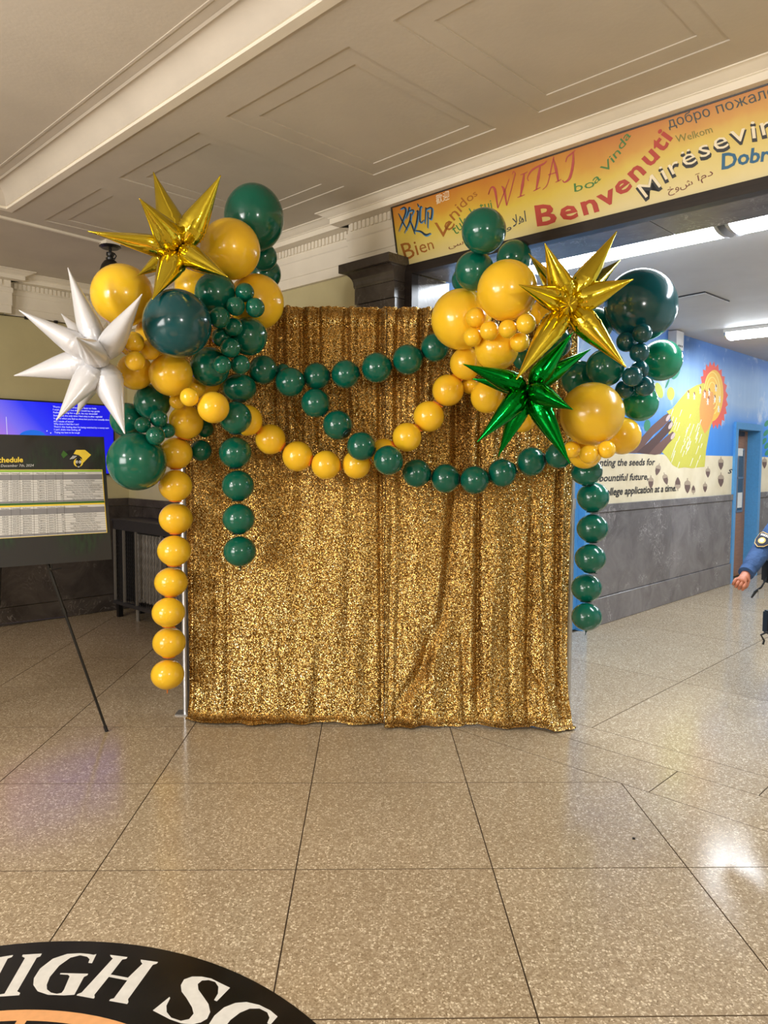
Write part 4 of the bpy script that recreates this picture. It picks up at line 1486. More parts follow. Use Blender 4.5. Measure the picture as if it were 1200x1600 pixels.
bx = MUR.at(1050, 530)
b0 = float(bx @ VV)
wb = empty('wall_box', bx)
tag(wb, 'small pale grey box high on the painted wall, half behind the bright green balloon', 'box')
keep(MB().bbox(CA1 - 0.09, CA1 - 0.001, b0 - 0.10, b0 + 0.08, 2.67, 2.86).build('casing', M['corr_ceil']), wb)
for q in (-0.04, 0.0, 0.04):
    keep(MB().bbox(CA1 - 0.093, CA1 - 0.089, b0 + q - 0.01, b0 + q + 0.01, 2.70, 2.72).build('socket', M['black']), wb)

# ================================================================== BACKDROP STAND AND CURTAINS
bs = empty('backdrop_stand', (0.055, 4.275, 0))
tag(bs, 'silver pipe stand holding up the gold curtains, its poles showing beside them', 'stand')
for x in (-1.078, 1.188):
    po = keep(MB().tube([(x, 4.275, 0.008), (x, 4.275, 1.25)], 0.021, 14).tube([(x, 4.275, 1.25), (x, 4.275, 2.345)], 0.018, 14).build('pole', M['silver']), bs)
    keep(MB().tube([(x, 4.275, 1.23), (x, 4.275, 1.29)], 0.027, 12).build('collar', M['silver']), po)
    s = -1 if x < 0 else 1
    keep(MB().box(x - (0.06 if s < 0 else 0.02), x + 0.02, 4.24, 4.33, 0.0, 0.008).build('base_plate', M['silver']), bs)
keep(MB().tube([(-1.10, 4.262, 2.335), (1.21, 4.262, 2.335)], 0.017, 12).build('crossbar', M['silver']), bs)

ZTOP = 2.368


def gs(x, w):
    return np.exp(-(x / w) ** 2)


def curtain(name, x0t, x1t, x0b, x1b, folds, label, seed, flare, nx=150, nz=150, top_pleats=(), ybase=4.2):
    r = np.random.default_rng(seed)
    L = ZTOP
    u = np.linspace(0, 1, nx)
    lip = 26
    s = np.concatenate([np.linspace(0, 1, nz), 1 + np.linspace(0, 1, lip)[1:]])
    ph = r.uniform(0, 6.28, 12)
    V = np.zeros((len(s), nx, 3))
    for k, sv in enumerate(s):
        t = min(sv, 1.0)
        z = ZTOP - t * (ZTOP - 0.055)
        zz = max(z, 0.0)
        xl, xr = x0t + (x0b - x0t) * t, x1t + (x1b - x1t) * t
        x = xl + (xr - xl) * u
        d = np.zeros(nx)
        up = 1 / (1 + math.exp(-(z - 1.62) / 0.16))
        low = math.exp(-z / 0.35)
        xx = x + 0.012 * math.sin(z * 3.1 + ph[0])
        # small gathers hanging from the rod
        for q in range(5):
            d += up * 0.0065 * np.sin(xx * (34 + 17 * q) + ph[q] + 0.8 * np.sin(xx * 5 + ph[q + 3]))
        d += (0.35 + 0.65 * (1 - up)) * (0.006 * np.sin(xx * 17 + ph[6] + z * 0.8) + 0.004 * np.sin(xx * 41 + ph[7] - z))
        d += low * (0.012 * np.sin(xx * 23 + ph[8] + 3 * z) + 0.008 * np.sin(xx * 47 + ph[9] - 4 * z))
        for (pts, amp, w, zlo, zhi) in folds:
            zs = [p[1] for p in pts]
            xs = [p[0] for p in pts]
            cx = np.interp(z, zs[::-1], xs[::-1]) if zs[0] > zs[-1] else np.interp(z, zs, xs)
            env = 1 / (1 + math.exp(-(z - zlo) / 0.07)) / (1 + math.exp((z - zhi) / 0.07))
            d += amp * env * gs(x - cx, w)
        for cx, amp, w in top_pleats:
            d += amp * up * gs(x - cx, w)
        d -= flare[0] * (1 - u) * low + flare[1] * u * low
        y = ybase + d
        if z > 2.26:                                             # rod pocket
            f = (z - 2.26) / (ZTOP - 2.26)
            y = y - 0.018 * math.sin(min(1, f * 1.15) * math.pi) + 0.01 * np.sin(x * 160 + ph[2]) * (0.3 + f) * 0.5
        zrow = np.full(nx, z)
        if sv == 0:
            zrow = zrow + 0.0022 * np.sin(x * 140 + ph[1]) + 0.0015 * np.sin(x * 331 + ph[4])
        if sv > 1:
            q = sv - 1
            w = min(1, q * 2.2) * math.pi / 2
            rad = 0.046
            fwd = rad * (1 - math.cos(w)) + max(0, q - 0.45) * 0.10 * (0.7 + 0.5 * np.sin(x * 6 + ph[5]))
            zrow = 0.055 - rad * math.sin(w) + 0.006 * max(0, q - 0.4) * (1 + np.sin(x * 21 + ph[3])) + (0.010 * gs(q - 0.8, 0.12)) * (1 + 0.6 * np.sin(x * 13 + ph[2]))
            zrow = np.maximum(zrow + np.zeros(nx), 0.005)
            y = y - fwd
        if flare[0] < 0.01:
            x = x - 0.03 * (1 - u) ** 7 * math.exp(-z / 0.06)
        if flare[1] > 0.1:
            x = x + 0.045 * u ** 7 * math.exp(-z / 0.10)
        V[k, :, 0], V[k, :, 1], V[k, :, 2] = x, y, zrow
    n = len(s)
    F = [(k * nx + j, (k + 1) * nx + j, (k + 1) * nx + j + 1, k * nx + j + 1) for k in range(n - 1) for j in range(nx - 1)]
    o = mesh(name, V.reshape(-1, 3), F, M['sequin'], smooth=True)
    tag(o, label, 'curtain', 'gold sequin curtains of the photo backdrop')
    return o


PX = lambda px: 0.09 + (px - 601) * 0.003645
PZ = lambda py: 1.5 - (py - 725) * 0.003645
cl_ = curtain('sequin_curtain', -1.055, 0.09, -1.042, 0.09,
              [([(PX(332), 2.3), (PX(325), 0)], 0.020, 0.02, 0.0, 1.0), ([(PX(352), 1.2), (PX(352), 0)], 0.018, 0.015, 0.0, 0.9), ([(PX(296), 2.3), (PX(294), 0)], 0.03, 0.014, 0.0, 1.9),
               ([(PX(440), 1), (PX(436), 0)], 0.012, 0.02, 0.05, 0.7), ([(PX(500), 0.8), (PX(480), 0)], -0.014, 0.03, 0.05, 0.6), ([(PX(545), 0.8), (PX(540), 0)], 0.012, 0.02, 0.0, 0.7),
               ([(PX(330), .2), (PX(600), .03)], -0.0, 0.05, 0.0, 0.3), ([(PX(590), 2.3), (PX(598), 0)], 0.022, 0.012, 0.0, 1.5)],
              'left gold sequin curtain, flatter, behind the hanging green strand', 11, (0.0, 0.085), 170, 170,
              [(PX(432), 0.03, 0.012), (PX(470), 0.032, 0.014), (PX(498), 0.012, 0.01), (PX(520), -0.015, 0.02), (PX(592), 0.022, 0.012)])
cr_ = curtain('sequin_curtain', 0.093, 1.178, 0.093, 1.142,
              [([(PX(716), 1.5), (PX(704), 0.95), (PX(690), 0.6), (PX(660), 0.3), (PX(628), 0.12)], 0.045, 0.038, 0.10, 2.1), ([(PX(738), 1.9), (PX(738), 0.1)], -0.022, 0.022, 0.05, 1.75),
               ([(PX(749), 1.9), (PX(750), 0.1)], 0.034, 0.014, 0.15, 1.8), ([(PX(690), 0.9), (PX(672), 0.1)], -0.03, 0.03, 0.08, 1.0), ([(PX(834), 1.0), (PX(828), 0.05)], 0.034, 0.016, 0.02, 1.2),
               ([(PX(845), 1.0), (PX(856), 0.05)], -0.02, 0.016, 0.02, 1.1), ([(PX(872), 1.9), (PX(876), 0.3)], 0.036, 0.014, 0.1, 1.9), ([(PX(884), 1.9), (PX(880), 0.3)], -0.014, 0.012, 0.1, 1.9),
               ([(PX(800), 0.9), (PX(800), 0)], 0.018, 0.02, 0.05, 0.7), ([(PX(770), 0.7), (PX(765), 0)], -0.016, 0.02, 0.05, 0.7), ([(PX(725), 0.5), (PX(728), 0)], 0.02, 0.014, 0.05, 0.5),
               ([(PX(830), 0.32), (PX(890), 0.05)], 0.028, 0.02, 0.0, 0.35), ([(PX(612), 1.2), (PX(608), 0)], 0.014, 0.014, 0.0, 1.2), ([(PX(625), 0.9), (PX(618), 0)], 0.012, 0.012, 0.0, 0.8)],
              'right gold sequin curtain with deep folds, hem spreading on the floor', 12, (0.095, 0.125), 170, 170,
              [(PX(655), 0.02, 0.012), (PX(712), 0.04, 0.016), (PX(700), -0.012, 0.01), (PX(790), 0.018, 0.014), (PX(832), 0.02, 0.012)], ybase=4.192)

# ================================================================== BALLOONS
def balloon_mesh(name, mat, nu=36, nv=22):
    """unit balloon: neck towards -Z"""
    prof = []
    for k in range(nv + 1):
        w = math.pi * k / nv
        r, z = math.sin(w), -math.cos(w)
        if z < -0.2:
            q = (-z - 0.2) / 0.8
            r *= 1 - 0.05 * q * q
        prof.append((max(r, 0.0), z))
    v, f = [(0, 0, -1)], []
    for r, z in prof[1:-1]:
        v += [(r * math.cos(2 * math.pi * q / nu), r * math.sin(2 * math.pi * q / nu), z) for q in range(nu)]
    v.append((0, 0, 1))
    last = len(v) - 1
    for q in range(nu):
        q2 = (q + 1) % nu
        f.append((0, 1 + q2, 1 + q))
        for k in range(nv - 2):
            b = 1 + k * nu
            f.append((b + q, b + q2, b + nu + q2, b + nu + q))
        f.append((last, 1 + (nv - 2) * nu + q, 1 + (nv - 2) * nu + q2))
    me = bpy.data.meshes.new(name)
    me.from_pydata(v, [], f)
    me.materials.append(mat)
    me.polygons.foreach_set('use_smooth', np.ones(len(f), dtype=bool))
    return me


def knot_mesh(mat):
    m = MB()
    m.lathe([(0.0, -0.99), (0.06, -0.985), (0.05, -1.0), (0.035, -1.015), (0.05, -1.03), (0.085, -1.045), (0.05, -1.05), (0.0, -1.05)], 12)
    me = bpy.data.meshes.new('knot')
    me.from_pydata(m.v, [], m.f)
    me.materials.append(mat)
    me.polygons.foreach_set('use_smooth', np.ones(len(m.f), dtype=bool))
    return me


def link_mesh(mat):
    """stretched rubber link between two balloons of a strand"""
    m = MB()
    m.lathe([(0.0, -0.96), (0.36, -0.94), (0.40, -0.96), (0.28, -0.985), (0.12, -0.995), (0.12, -1.008), (0.26, -1.012), (0.0, -1.02)], 14)
    m.tube([(0.1, -0.1, -0.99), (0.30, -0.28, -0.97), (0.40, -0.36, -1.0)], [0.04, 0.035, 0.015], 6)
    me = bpy.data.meshes.new('link')
    me.from_pydata(m.v, [], m.f)
    me.materials.append(mat)
    me.polygons.foreach_set('use_smooth', np.ones(len(m.f), dtype=bool))
    return me


def tail_mesh(mat):
    m = MB()
    m.tube([(0, 0, -0.97), (0.02, 0, -1.1), (0.05, 0.01, -1.3)], [0.12, 0.035, 0.03], 8)
    me = bpy.data.meshes.new('tail')
    me.from_pydata(m.v, [], m.f)
    me.materials.append(mat)
    return me


KMAT = {'g': 'g', 'gb': 'gb', 't': 't', 't2': 't2', 'y': 'y', 'yo': 'yo', 's': 'g', 'st': 't', 's2': 'y'}
BM, KM, LM, TM = {}, {}, {}, {}
for k in set(KMAT.values()):
    rub = M['orange_rubber'] if k in ('y', 'yo') else M['dark_rubber']
    BM[k], KM[k], LM[k], TM[k] = balloon_mesh('balloon', M[k]), knot_mesh(rub), link_mesh(rub), tail_mesh(rub)
CGROUP = {'s': 'tiny green balloons of the clusters', 'st': 'tiny dark teal balloons of the right cluster', 's2': 'tiny yellow balloons of the clusters', 'g': 'green balloons of the clusters',
          'gb': 'bright green balloons of the right cluster', 't': 'very large dark teal balloons', 't2': 'dark green balloons of the right cluster', 'y': 'yellow balloons of the clusters', 'yo': 'large ochre balloon'}


def balloon(kind, pos, rx, rz, axis, label, group, child):
    mk = KMAT[kind]
    o = bpy.data.objects.new('balloon', BM[mk])
    COL.objects.link(o)
    o.location = pos
    z = Vector(axis).normalized()
    o.rotation_mode = 'QUATERNION'
    o.rotation_quaternion = z.to_track_quat('Z', 'Y')
    o.scale = (rx, rx, rz)
    tag(o, label, 'balloon', group)
    if child:
        cme = {'knot': KM, 'link': LM, 'tail': TM}[child][mk]
        c = bpy.data.objects.new(child, cme)
        COL.objects.link(c)
        c.parent = o
    return o


BALLOONS = [
    ('g', -0.6213, 4.0228, 2.7916, 0.1581, 0.1750, 'tall dark green balloon at the top of the left balloon cluster', None, None),
    ('g', -0.5989, 4.2164, 2.6406, 0.0761, 0.0761, 'small green balloon peeping out behind the tall top one of the left cluster', None, None),
    ('g', -0.6153, 4.3808, 2.5899, 0.0939, 0.0939, 'green balloon tucked behind the right side of the left cluster above the curtain rod', None, None),
    ('y', -0.7081, 3.8052, 2.5671, 0.1499, 0.1499, 'large yellow balloon beside the gold starburst, below the tall dark green one', None, None),
    ('y', -0.6052, 3.9770, 2.3422, 0.1465, 0.1465, 'large yellow balloon overlapping the top left corner of the gold curtain', None, None),
    ('y', -0.9280, 3.9500, 2.4160, 0.0996, 0.0996, 'yellow balloon half hidden under the left gold starburst', None, None),
    ('y', -1.2722, 3.8605, 2.3446, 0.1572, 0.1572, 'large yellow balloon at the far left top, just above the white starburst', None, None),
    ('y', -1.1506, 4.0354, 2.1725, 0.1123, 0.1123, 'yellow balloon mostly hidden behind the very large dark teal one', None, None),
    ('y', -1.1998, 3.8104, 1.9502, 0.0918, 0.0918, 'yellow balloon right of the white starburst centre carrying four tiny yellow ones', None, None),
    ('y', -0.9922, 3.7144, 1.9276, 0.1069, 0.1069, 'medium yellow balloon right under the very large dark teal one', None, None),
    ('t', -0.9055, 3.5109, 2.1405, 0.1583, 0.1583, 'very large dark teal balloon in the middle of the left cluster', None, None),
    ('g', -0.7689, 3.7296, 2.3285, 0.1035, 0.1035, 'medium green balloon under the tip of the left gold starburst', None, None),
    ('s', -0.6193, 3.6991, 2.3293, 0.0467, 0.0467, 'topmost tiny green balloon of the small chain on the left cluster', None, None),
    ('s', -0.6570, 3.6517, 2.2526, 0.0462, 0.0462, 'tiny green balloon just below left of the topmost tiny one, left cluster', None, None),
    ('s', -0.5661, 3.6797, 2.2522, 0.0475, 0.0475, 'tiny green balloon in front of the large yellow one at the curtain corner', None, None),
    ('s', -0.7288, 3.6194, 2.1915, 0.0519, 0.0519, 'tiny green balloon touching the upper right of the very large dark teal one', None, None),
    ('s', -0.6765, 3.7030, 2.1613, 0.0456, 0.0456, 'tiny green balloon in the middle of the small chain, left of a medium green one', None, None),
    ('s', -0.7472, 3.7541, 2.1200, 0.0485, 0.0485, 'tiny dark green balloon tucked beside the lower right of the very large teal one', None, None),
    ('s', -0.6917, 3.6952, 2.0578, 0.0491, 0.0491, 'tiny green balloon below the middle of the small chain on the left cluster', None, None),
    ('s', -0.6522, 3.7476, 1.9834, 0.0486, 0.0486, 'lowest right tiny green balloon of the small chain, above the green strand', None, None),
    ('s', -0.7297, 3.6756, 1.9721, 0.0451, 0.0451, 'lowest left tiny green balloon, in front of a medium dark green one', None, None),
    ('g', -0.6260, 3.8373, 2.1386, 0.0973, 0.0973, 'medium green balloon behind the small chain, right edge of the left cluster', None, None),
    ('g', -0.8220, 3.8265, 1.9812, 0.1005, 0.1005, 'medium dark green balloon under the very large teal one, behind tiny green balloon', None, None),
    ('y', -0.8944, 4.0318, 1.9416, 0.0923, 0.0923, 'yellow balloon hidden deep behind the medium dark green one, left cluster', None, None),
    ('s2', -1.1189, 3.5420, 2.0564, 0.0493, 0.0493, 'tiny yellow balloon, upper front one right beside the white starburst', None, None),
    ('s2', -1.1971, 3.7285, 2.0729, 0.0535, 0.0535, 'tiny yellow balloon overlapped by the upper one beside the white starburst', None, None),
    ('s2', -1.1049, 3.5118, 1.9655, 0.0460, 0.0460, 'tiny yellow balloon, lower one right beside the white starburst', None, None),
    ('s2', -1.0665, 3.6241, 2.0345, 0.0490, 0.0490, 'tiny yellow balloon under the left edge of the very large teal one', None, None),
    ('s2', -0.8784, 3.6195, 1.8076, 0.0452, 0.0452, 'tiny yellow balloon perched on top of the long yellow strand', None, None),
    ('s2', -0.9932, 3.8341, 1.8043, 0.0407, 0.0407, 'tiny yellow balloon just left above the head of the long yellow strand', None, None),
    ('s2', -0.9157, 3.8993, 1.8802, 0.0529, 0.0529, 'small yellow balloon behind the tiny one on top of the yellow strand', None, None),
    ('g', -1.1475, 3.9235, 1.8071, 0.0949, 0.0949, 'medium green balloon below the yellow ones, left edge of the left cluster', None, None),
    ('g', -1.3007, 3.9866, 1.7156, 0.0914, 0.0914, 'medium green balloon against the television, behind the white starburst tip', None, None),
    ('s', -1.1447, 3.7431, 1.6773, 0.0404, 0.0404, 'tiny green balloon, leftmost of the bunch over the lowest big green one', None, None),
    ('s', -1.0746, 3.7806, 1.7120, 0.0450, 0.0450, 'tiny green balloon, topmost of the bunch over the lowest big green one', None, None),
    ('s', -1.0698, 3.7029, 1.6217, 0.0466, 0.0466, 'tiny green balloon, lowest of the bunch over the lowest big green one', None, None),
    ('s', -1.0448, 3.8346, 1.6528, 0.0392, 0.0392, 'tiny green balloon half hidden left of the yellow strand head', None, None),
    ('g', -1.1922, 3.7921, 1.4933, 0.1487, 0.1487, 'big green balloon lowest on the left cluster, beside the schedule board', None, None),
    ('g', -0.9272, 4.0654, 1.5546, 0.0590, 0.0590, 'dark green balloon flat against the curtain between yellow and green strands', None, None),
    ('g', -0.9072, 4.0759, 1.6743, 0.0486, 0.0486, 'small dark green balloon hidden between the heads of the two left strands', None, None),
    ('g', 0.5416, 3.5756, 2.6017, 0.1062, 0.1062, 'topmost green balloon of the right cluster, in front of the painted banner', None, None),
    ('g', 0.5195, 3.7139, 2.4496, 0.0973, 0.0973, 'green balloon directly below the topmost one, right cluster', None, None),
    ('g', 0.5128, 4.0500, 2.4852, 0.0702, 0.0702, 'dark green balloon peeping out at the left behind two others under the banner', None, None),
    ('g', 0.7698, 4.0000, 2.5937, 0.0930, 0.0930, 'green balloon behind the large upper yellow one, right of the topmost green', None, None),
    ('y', 0.6552, 3.5576, 2.3195, 0.1432, 0.1432, 'large upper yellow balloon of the right cluster, left of the gold starburst', None, None),
    ('y', 0.4721, 3.8514, 2.2381, 0.1553, 0.1553, 'large yellow balloon at the left edge of the right cluster, before the curtain top', None, None),
    ('y', 0.6373, 3.7227, 2.0693, 0.1094, 0.1094, 'medium yellow balloon below the row of tiny yellow ones, right cluster', None, None),
    ('y', 0.5155, 3.9702, 2.0277, 0.0863, 0.0863, 'yellow balloon where the yellow garland meets the right cluster', None, None),
    ('y', 0.6335, 3.9800, 1.8523, 0.0885, 0.0885, 'yellow balloon behind the left tips of the green starburst', None, None),
    ('y', 0.5556, 4.0758, 1.9232, 0.0487, 0.0487, 'small yellow balloon hidden below the garland end at the right cluster', None, None),
    ('y', 0.9178, 3.9000, 2.2881, 0.0729, 0.0729, 'yellow balloon mostly hidden behind the right gold starburst', None, None),
    ('y', 0.8271, 4.0000, 1.7449, 0.0824, 0.0824, 'yellow balloon behind the lower tips of the green starburst', None, None),
    ('s2', 0.5201, 3.6520, 2.2080, 0.0487, 0.0487, 'tiny yellow balloon, upper left one of the row under the large upper yellow balloon', None, None),
    ('s2', 0.5053, 3.6493, 2.1130, 0.0453, 0.0453, 'tiny yellow balloon, lowest left one of the row on the right cluster', None, None),
    ('s2', 0.5778, 3.5908, 2.1345, 0.0467, 0.0467, 'tiny yellow balloon, third from the left of the row on the right cluster', None, None),
    ('s2', 0.6547, 3.5247, 2.1327, 0.0435, 0.0435, 'tiny yellow balloon in the middle of the row under the large upper yellow one', None, None),
    ('s2', 0.7324, 3.4795, 2.1490, 0.0465, 0.0465, 'tiny yellow balloon, upper right one of the row beside the gold starburst', None, None),
    ('s2', 0.7266, 3.5919, 2.0810, 0.0468, 0.0468, 'tiny yellow balloon, lower right one of the row beside the gold starburst spike', None, None),
    ('t', 1.4091, 3.8560, 2.3202, 0.1872, 0.1675, 'very large dark teal balloon at the right top under the corridor lights', None, None),
    ('g', 1.2341, 4.0616, 2.2508, 0.0969, 0.0969, 'green balloon between the gold starburst and the very large teal one', None, None),
    ('st', 1.3549, 3.6753, 2.1446, 0.0480, 0.0480, 'tiny dark teal balloon, topmost right of the bunch below the very large one', None, None),
    ('st', 1.3152, 3.7829, 2.1200, 0.0517, 0.0517, 'tiny dark teal balloon, topmost left of the bunch below the very large one', None, None),
    ('st', 1.3588, 3.7169, 2.0557, 0.0487, 0.0487, 'tiny dark teal balloon, third down in the bunch below the very large one', None, None),
    ('st', 1.3935, 3.8000, 1.9800, 0.0475, 0.0475, 'tiny dark teal balloon half hidden in the middle of the right bunch', None, None),
    ('st', 1.3238, 3.7090, 1.9344, 0.0509, 0.0509, 'tiny dark teal balloon in front in the lower half of the right bunch', None, None),
    ('st', 1.3238, 3.8164, 1.8811, 0.0491, 0.0491, 'tiny dark teal balloon, lowest left of the right bunch', None, None),
    ('st', 1.4045, 3.7558, 1.8905, 0.0506, 0.0506, 'tiny dark teal balloon, lowest right of the right bunch', None, None),
    ('gb', 1.5629, 3.9500, 2.0509, 0.1100, 0.1100, 'bright green balloon at the right edge, before the painted corridor wall', None, None),
    ('gb', 1.4445, 3.9200, 1.8192, 0.0960, 0.0960, 'bright green balloon below the tiny teal bunch, right edge', None, None),
    ('t2', 1.2179, 3.8186, 1.9907, 0.0981, 0.0981, 'dark green balloon left of the tiny teal bunch, behind a gold spike', None, None),
    ('t2', 1.1316, 3.9924, 1.9569, 0.0957, 0.0957, 'dark green balloon behind the right spikes of the green starburst', None, None),
    ('t2', 0.9844, 3.9500, 2.1406, 0.0909, 0.0909, 'dark green balloon between gold and green starbursts', None, None),
    ('g', 0.8359, 4.0200, 2.0576, 0.0583, 0.0583, 'small dark green balloon left of the crossing gold and green spikes', None, None),
    ('yo', 1.1156, 3.6815, 1.7439, 0.1582, 0.1582, 'very large ochre yellow balloon at the lower end of the right cluster', None, None),
    ('y', 1.3392, 3.8800, 1.6435, 0.0986, 0.0986, 'yellow balloon right of the very large ochre one, before the painted wall', None, None),
    ('y', 1.1343, 3.8496, 1.5573, 0.0896, 0.0896, 'yellow balloon under the very large ochre one carrying three tiny ones', None, None),
    ('s2', 1.0788, 3.5980, 1.5411, 0.0456, 0.0456, 'tiny yellow balloon, middle of the three under the very large ochre one', None, None),
    ('s2', 1.1660, 3.5950, 1.5651, 0.0434, 0.0434, 'tiny yellow balloon, right of the three under the very large ochre one', None, None),
    ('s2', 1.0388, 3.7540, 1.5669, 0.0437, 0.0437, 'tiny yellow balloon, left of the three beside the green spike tip', None, None),
    ('y', -0.9753, 3.9352, 1.7014, 0.0904, 0.0904, 'first yellow balloon from the top of the long strand beside the left silver pole', 'yellow balloons of the long hanging strand', (True, 0, 9, -0.175, 0.058, -0.983)),
    ('y', -1.0391, 3.9705, 1.5371, 0.0874, 0.0857, 'second yellow balloon from the top of the long strand beside the left silver pole', 'yellow balloons of the long hanging strand', (True, 1, 9, 0.008, -0.052, -0.999)),
    ('y', -1.0362, 3.9400, 1.3645, 0.0876, 0.0843, 'third yellow balloon from the top of the long strand beside the left silver pole', 'yellow balloons of the long hanging strand', (True, 2, 9, -0.06, 0.135, -0.989)),
    ('y', -1.0618, 4.0356, 1.1795, 0.0911, 0.0859, 'fourth yellow balloon from the top of the long strand beside the left silver pole', 'yellow balloons of the long hanging strand', (True, 3, 9, 0.005, -0.083, -0.997)),
    ('y', -1.0599, 3.9864, 1.0083, 0.0902, 0.0834, 'fifth yellow balloon from the top of the long strand beside the left silver pole', 'yellow balloons of the long hanging strand', (True, 4, 9, -0.087, 0.08, -0.993)),
    ('y', -1.0931, 4.0377, 0.8275, 0.0906, 0.0822, 'sixth yellow balloon from the top of the long strand beside the left silver pole', 'yellow balloons of the long hanging strand', (True, 5, 9, 0.016, -0.143, -0.99)),
    ('y', -1.0875, 3.9546, 0.6758, 0.0880, 0.0798, 'seventh yellow balloon from the top of the long strand beside the left silver pole', 'yellow balloons of the long hanging strand', (True, 6, 9, -0.042, 0.1, -0.994)),
    ('y', -1.1040, 4.0200, 0.4937, 0.0897, 0.0830, 'eighth yellow balloon from the top of the long strand beside the left silver pole', 'yellow balloons of the long hanging strand', (True, 7, 9, -0.032, -0.0, -1.0)),
    ('y', -1.1154, 4.0200, 0.3134, 0.0903, 0.0822, 'ninth yellow balloon from the top of the long strand beside the left silver pole', 'yellow balloons of the long hanging strand', (True, 8, 9, -0.032, -0.0, -1.0)),
    ('g', -0.6960, 3.9630, 1.8882, 0.0909, 0.0757, 'first green balloon from the top of the strand hanging before the left curtain', 'green balloons of the left hanging strand', (True, 0, 6, 0.014, -0.202, -0.979)),
    ('g', -0.6894, 3.8028, 1.7193, 0.0835, 0.0819, 'second green balloon from the top of the strand hanging before the left curtain', 'green balloons of the left hanging strand', (True, 1, 6, -0.067, 0.205, -0.976)),
    ('g', -0.7240, 3.9800, 1.5426, 0.0867, 0.0850, 'third green balloon from the top of the strand hanging before the left curtain', 'green balloons of the left hanging strand', (True, 2, 6, 0.039, 0.0, -0.999)),
    ('g', -0.7100, 3.9800, 1.3649, 0.0870, 0.0829, 'fourth green balloon from the top of the strand hanging before the left curtain', 'green balloons of the left hanging strand', (True, 3, 6, 0.006, -0.0, -1.0)),
    ('g', -0.7079, 3.9800, 1.1853, 0.0872, 0.0831, 'fifth green balloon from the top of the strand hanging before the left curtain', 'green balloons of the left hanging strand', (True, 4, 6, 0.014, 0.0, -1.0)),
    ('g', -0.7030, 3.9800, 1.0075, 0.0885, 0.0830, 'sixth green balloon from the top of the strand hanging before the left curtain', 'green balloons of the left hanging strand', (True, 5, 6, 0.014, -0.0, -1.0)),
    ('t2', 1.1881, 3.9904, 1.4478, 0.0845, 0.0724, 'first green balloon from the top of the strand beside the right silver pole', 'green balloons of the right hanging strand', (True, 0, 6, 0.172, 0.119, -0.978)),
    ('t2', 1.2469, 4.0581, 1.3067, 0.0879, 0.0844, 'second green balloon from the top of the strand beside the right silver pole', 'green balloons of the right hanging strand', (True, 1, 6, -0.011, -0.031, -0.999)),
    ('t2', 1.2430, 4.0403, 1.1342, 0.0863, 0.0807, 'third green balloon from the top of the strand beside the right silver pole', 'green balloons of the right hanging strand', (True, 2, 6, -0.059, -0.073, -0.996)),
    ('t2', 1.2229, 3.9994, 0.9721, 0.0850, 0.0794, 'fourth green balloon from the top of the strand beside the right silver pole', 'green balloons of the right hanging strand', (True, 3, 6, -0.002, 0.089, -0.996)),
    ('t2', 1.2222, 4.0542, 0.7972, 0.0850, 0.0800, 'fifth green balloon from the top of the strand beside the right silver pole', 'green balloons of the right hanging strand', (True, 4, 6, -0.048, -0.125, -0.991)),
    ('t2', 1.2063, 3.9848, 0.6483, 0.0831, 0.0768, 'sixth green balloon from the top of the strand beside the right silver pole', 'green balloons of the right hanging strand', (True, 5, 6, -0.048, -0.125, -0.991)),
    ('t2', -0.5764, 4.0113, 1.9898, 0.0783, 0.0783, 'first dark green balloon from the left in the upper straight garland', 'dark green balloons of the upper garland', (False, 0, 8, 0.808, 0.589, 0.022)),
    ('t2', -0.4780, 4.0830, 1.9925, 0.0416, 0.0416, 'second dark green balloon from the left in the upper straight garland', 'dark green balloons of the upper garland', (False, 1, 8, 0.393, -0.746, -0.538)),
    ('t2', -0.4276, 3.9872, 1.9234, 0.0790, 0.0790, 'third dark green balloon from the left in the upper straight garland', 'dark green balloons of the upper garland', (False, 2, 8, 0.879, 0.405, 0.251)),
    ('t2', -0.2909, 4.0502, 1.9624, 0.0740, 0.0740, 'fourth dark green balloon from the left in the upper straight garland', 'dark green balloons of the upper garland', (False, 3, 8, 0.995, -0.064, 0.072)),
    ('t2', -0.1320, 4.0400, 1.9739, 0.0773, 0.0773, 'fifth dark green balloon from the left in the upper straight garland', 'dark green balloons of the upper garland', (False, 4, 8, 0.978, 0.0, 0.207)),
    ('t2', 0.0377, 4.0400, 2.0098, 0.0825, 0.0825, 'sixth dark green balloon from the left in the upper straight garland', 'dark green balloons of the upper garland', (False, 5, 8, 0.966, 0.0, 0.26)),
    ('t2', 0.2060, 4.0400, 2.0550, 0.0825, 0.0825, 'seventh dark green balloon from the left in the upper straight garland', 'dark green balloons of the upper garland', (False, 6, 8, 0.909, 0.041, 0.414)),
    ('t2', 0.3548, 4.0468, 2.1228, 0.0774, 0.0774, 'eighth dark green balloon from the left in the upper straight garland', 'dark green balloons of the upper garland', (False, 7, 8, 0.909, 0.041, 0.414)),
    ('t2', -0.2934, 4.0076, 1.8133, 0.0785, 0.0785, 'first dark green balloon from the left in the long sagging garland', 'dark green balloons of the long sagging garland', (False, 0, 10, 0.715, 0.074, -0.695)),
    ('t2', -0.1733, 4.0200, 1.6965, 0.0807, 0.0807, 'second dark green balloon from the left in the long sagging garland', 'dark green balloons of the long sagging garland', (False, 1, 10, 0.655, -0.477, -0.586)),
    ('t2', -0.0432, 3.9252, 1.5801, 0.0773, 0.0773, 'third dark green balloon from the left in the long sagging garland', 'dark green balloons of the long sagging garland', (False, 2, 10, 0.878, -0.171, -0.447)),
    ('t2', 0.1010, 3.8972, 1.5066, 0.0793, 0.0793, 'fourth dark green balloon from the left in the long sagging garland', 'dark green balloons of the long sagging garland', (False, 3, 10, 0.746, 0.579, -0.328)),
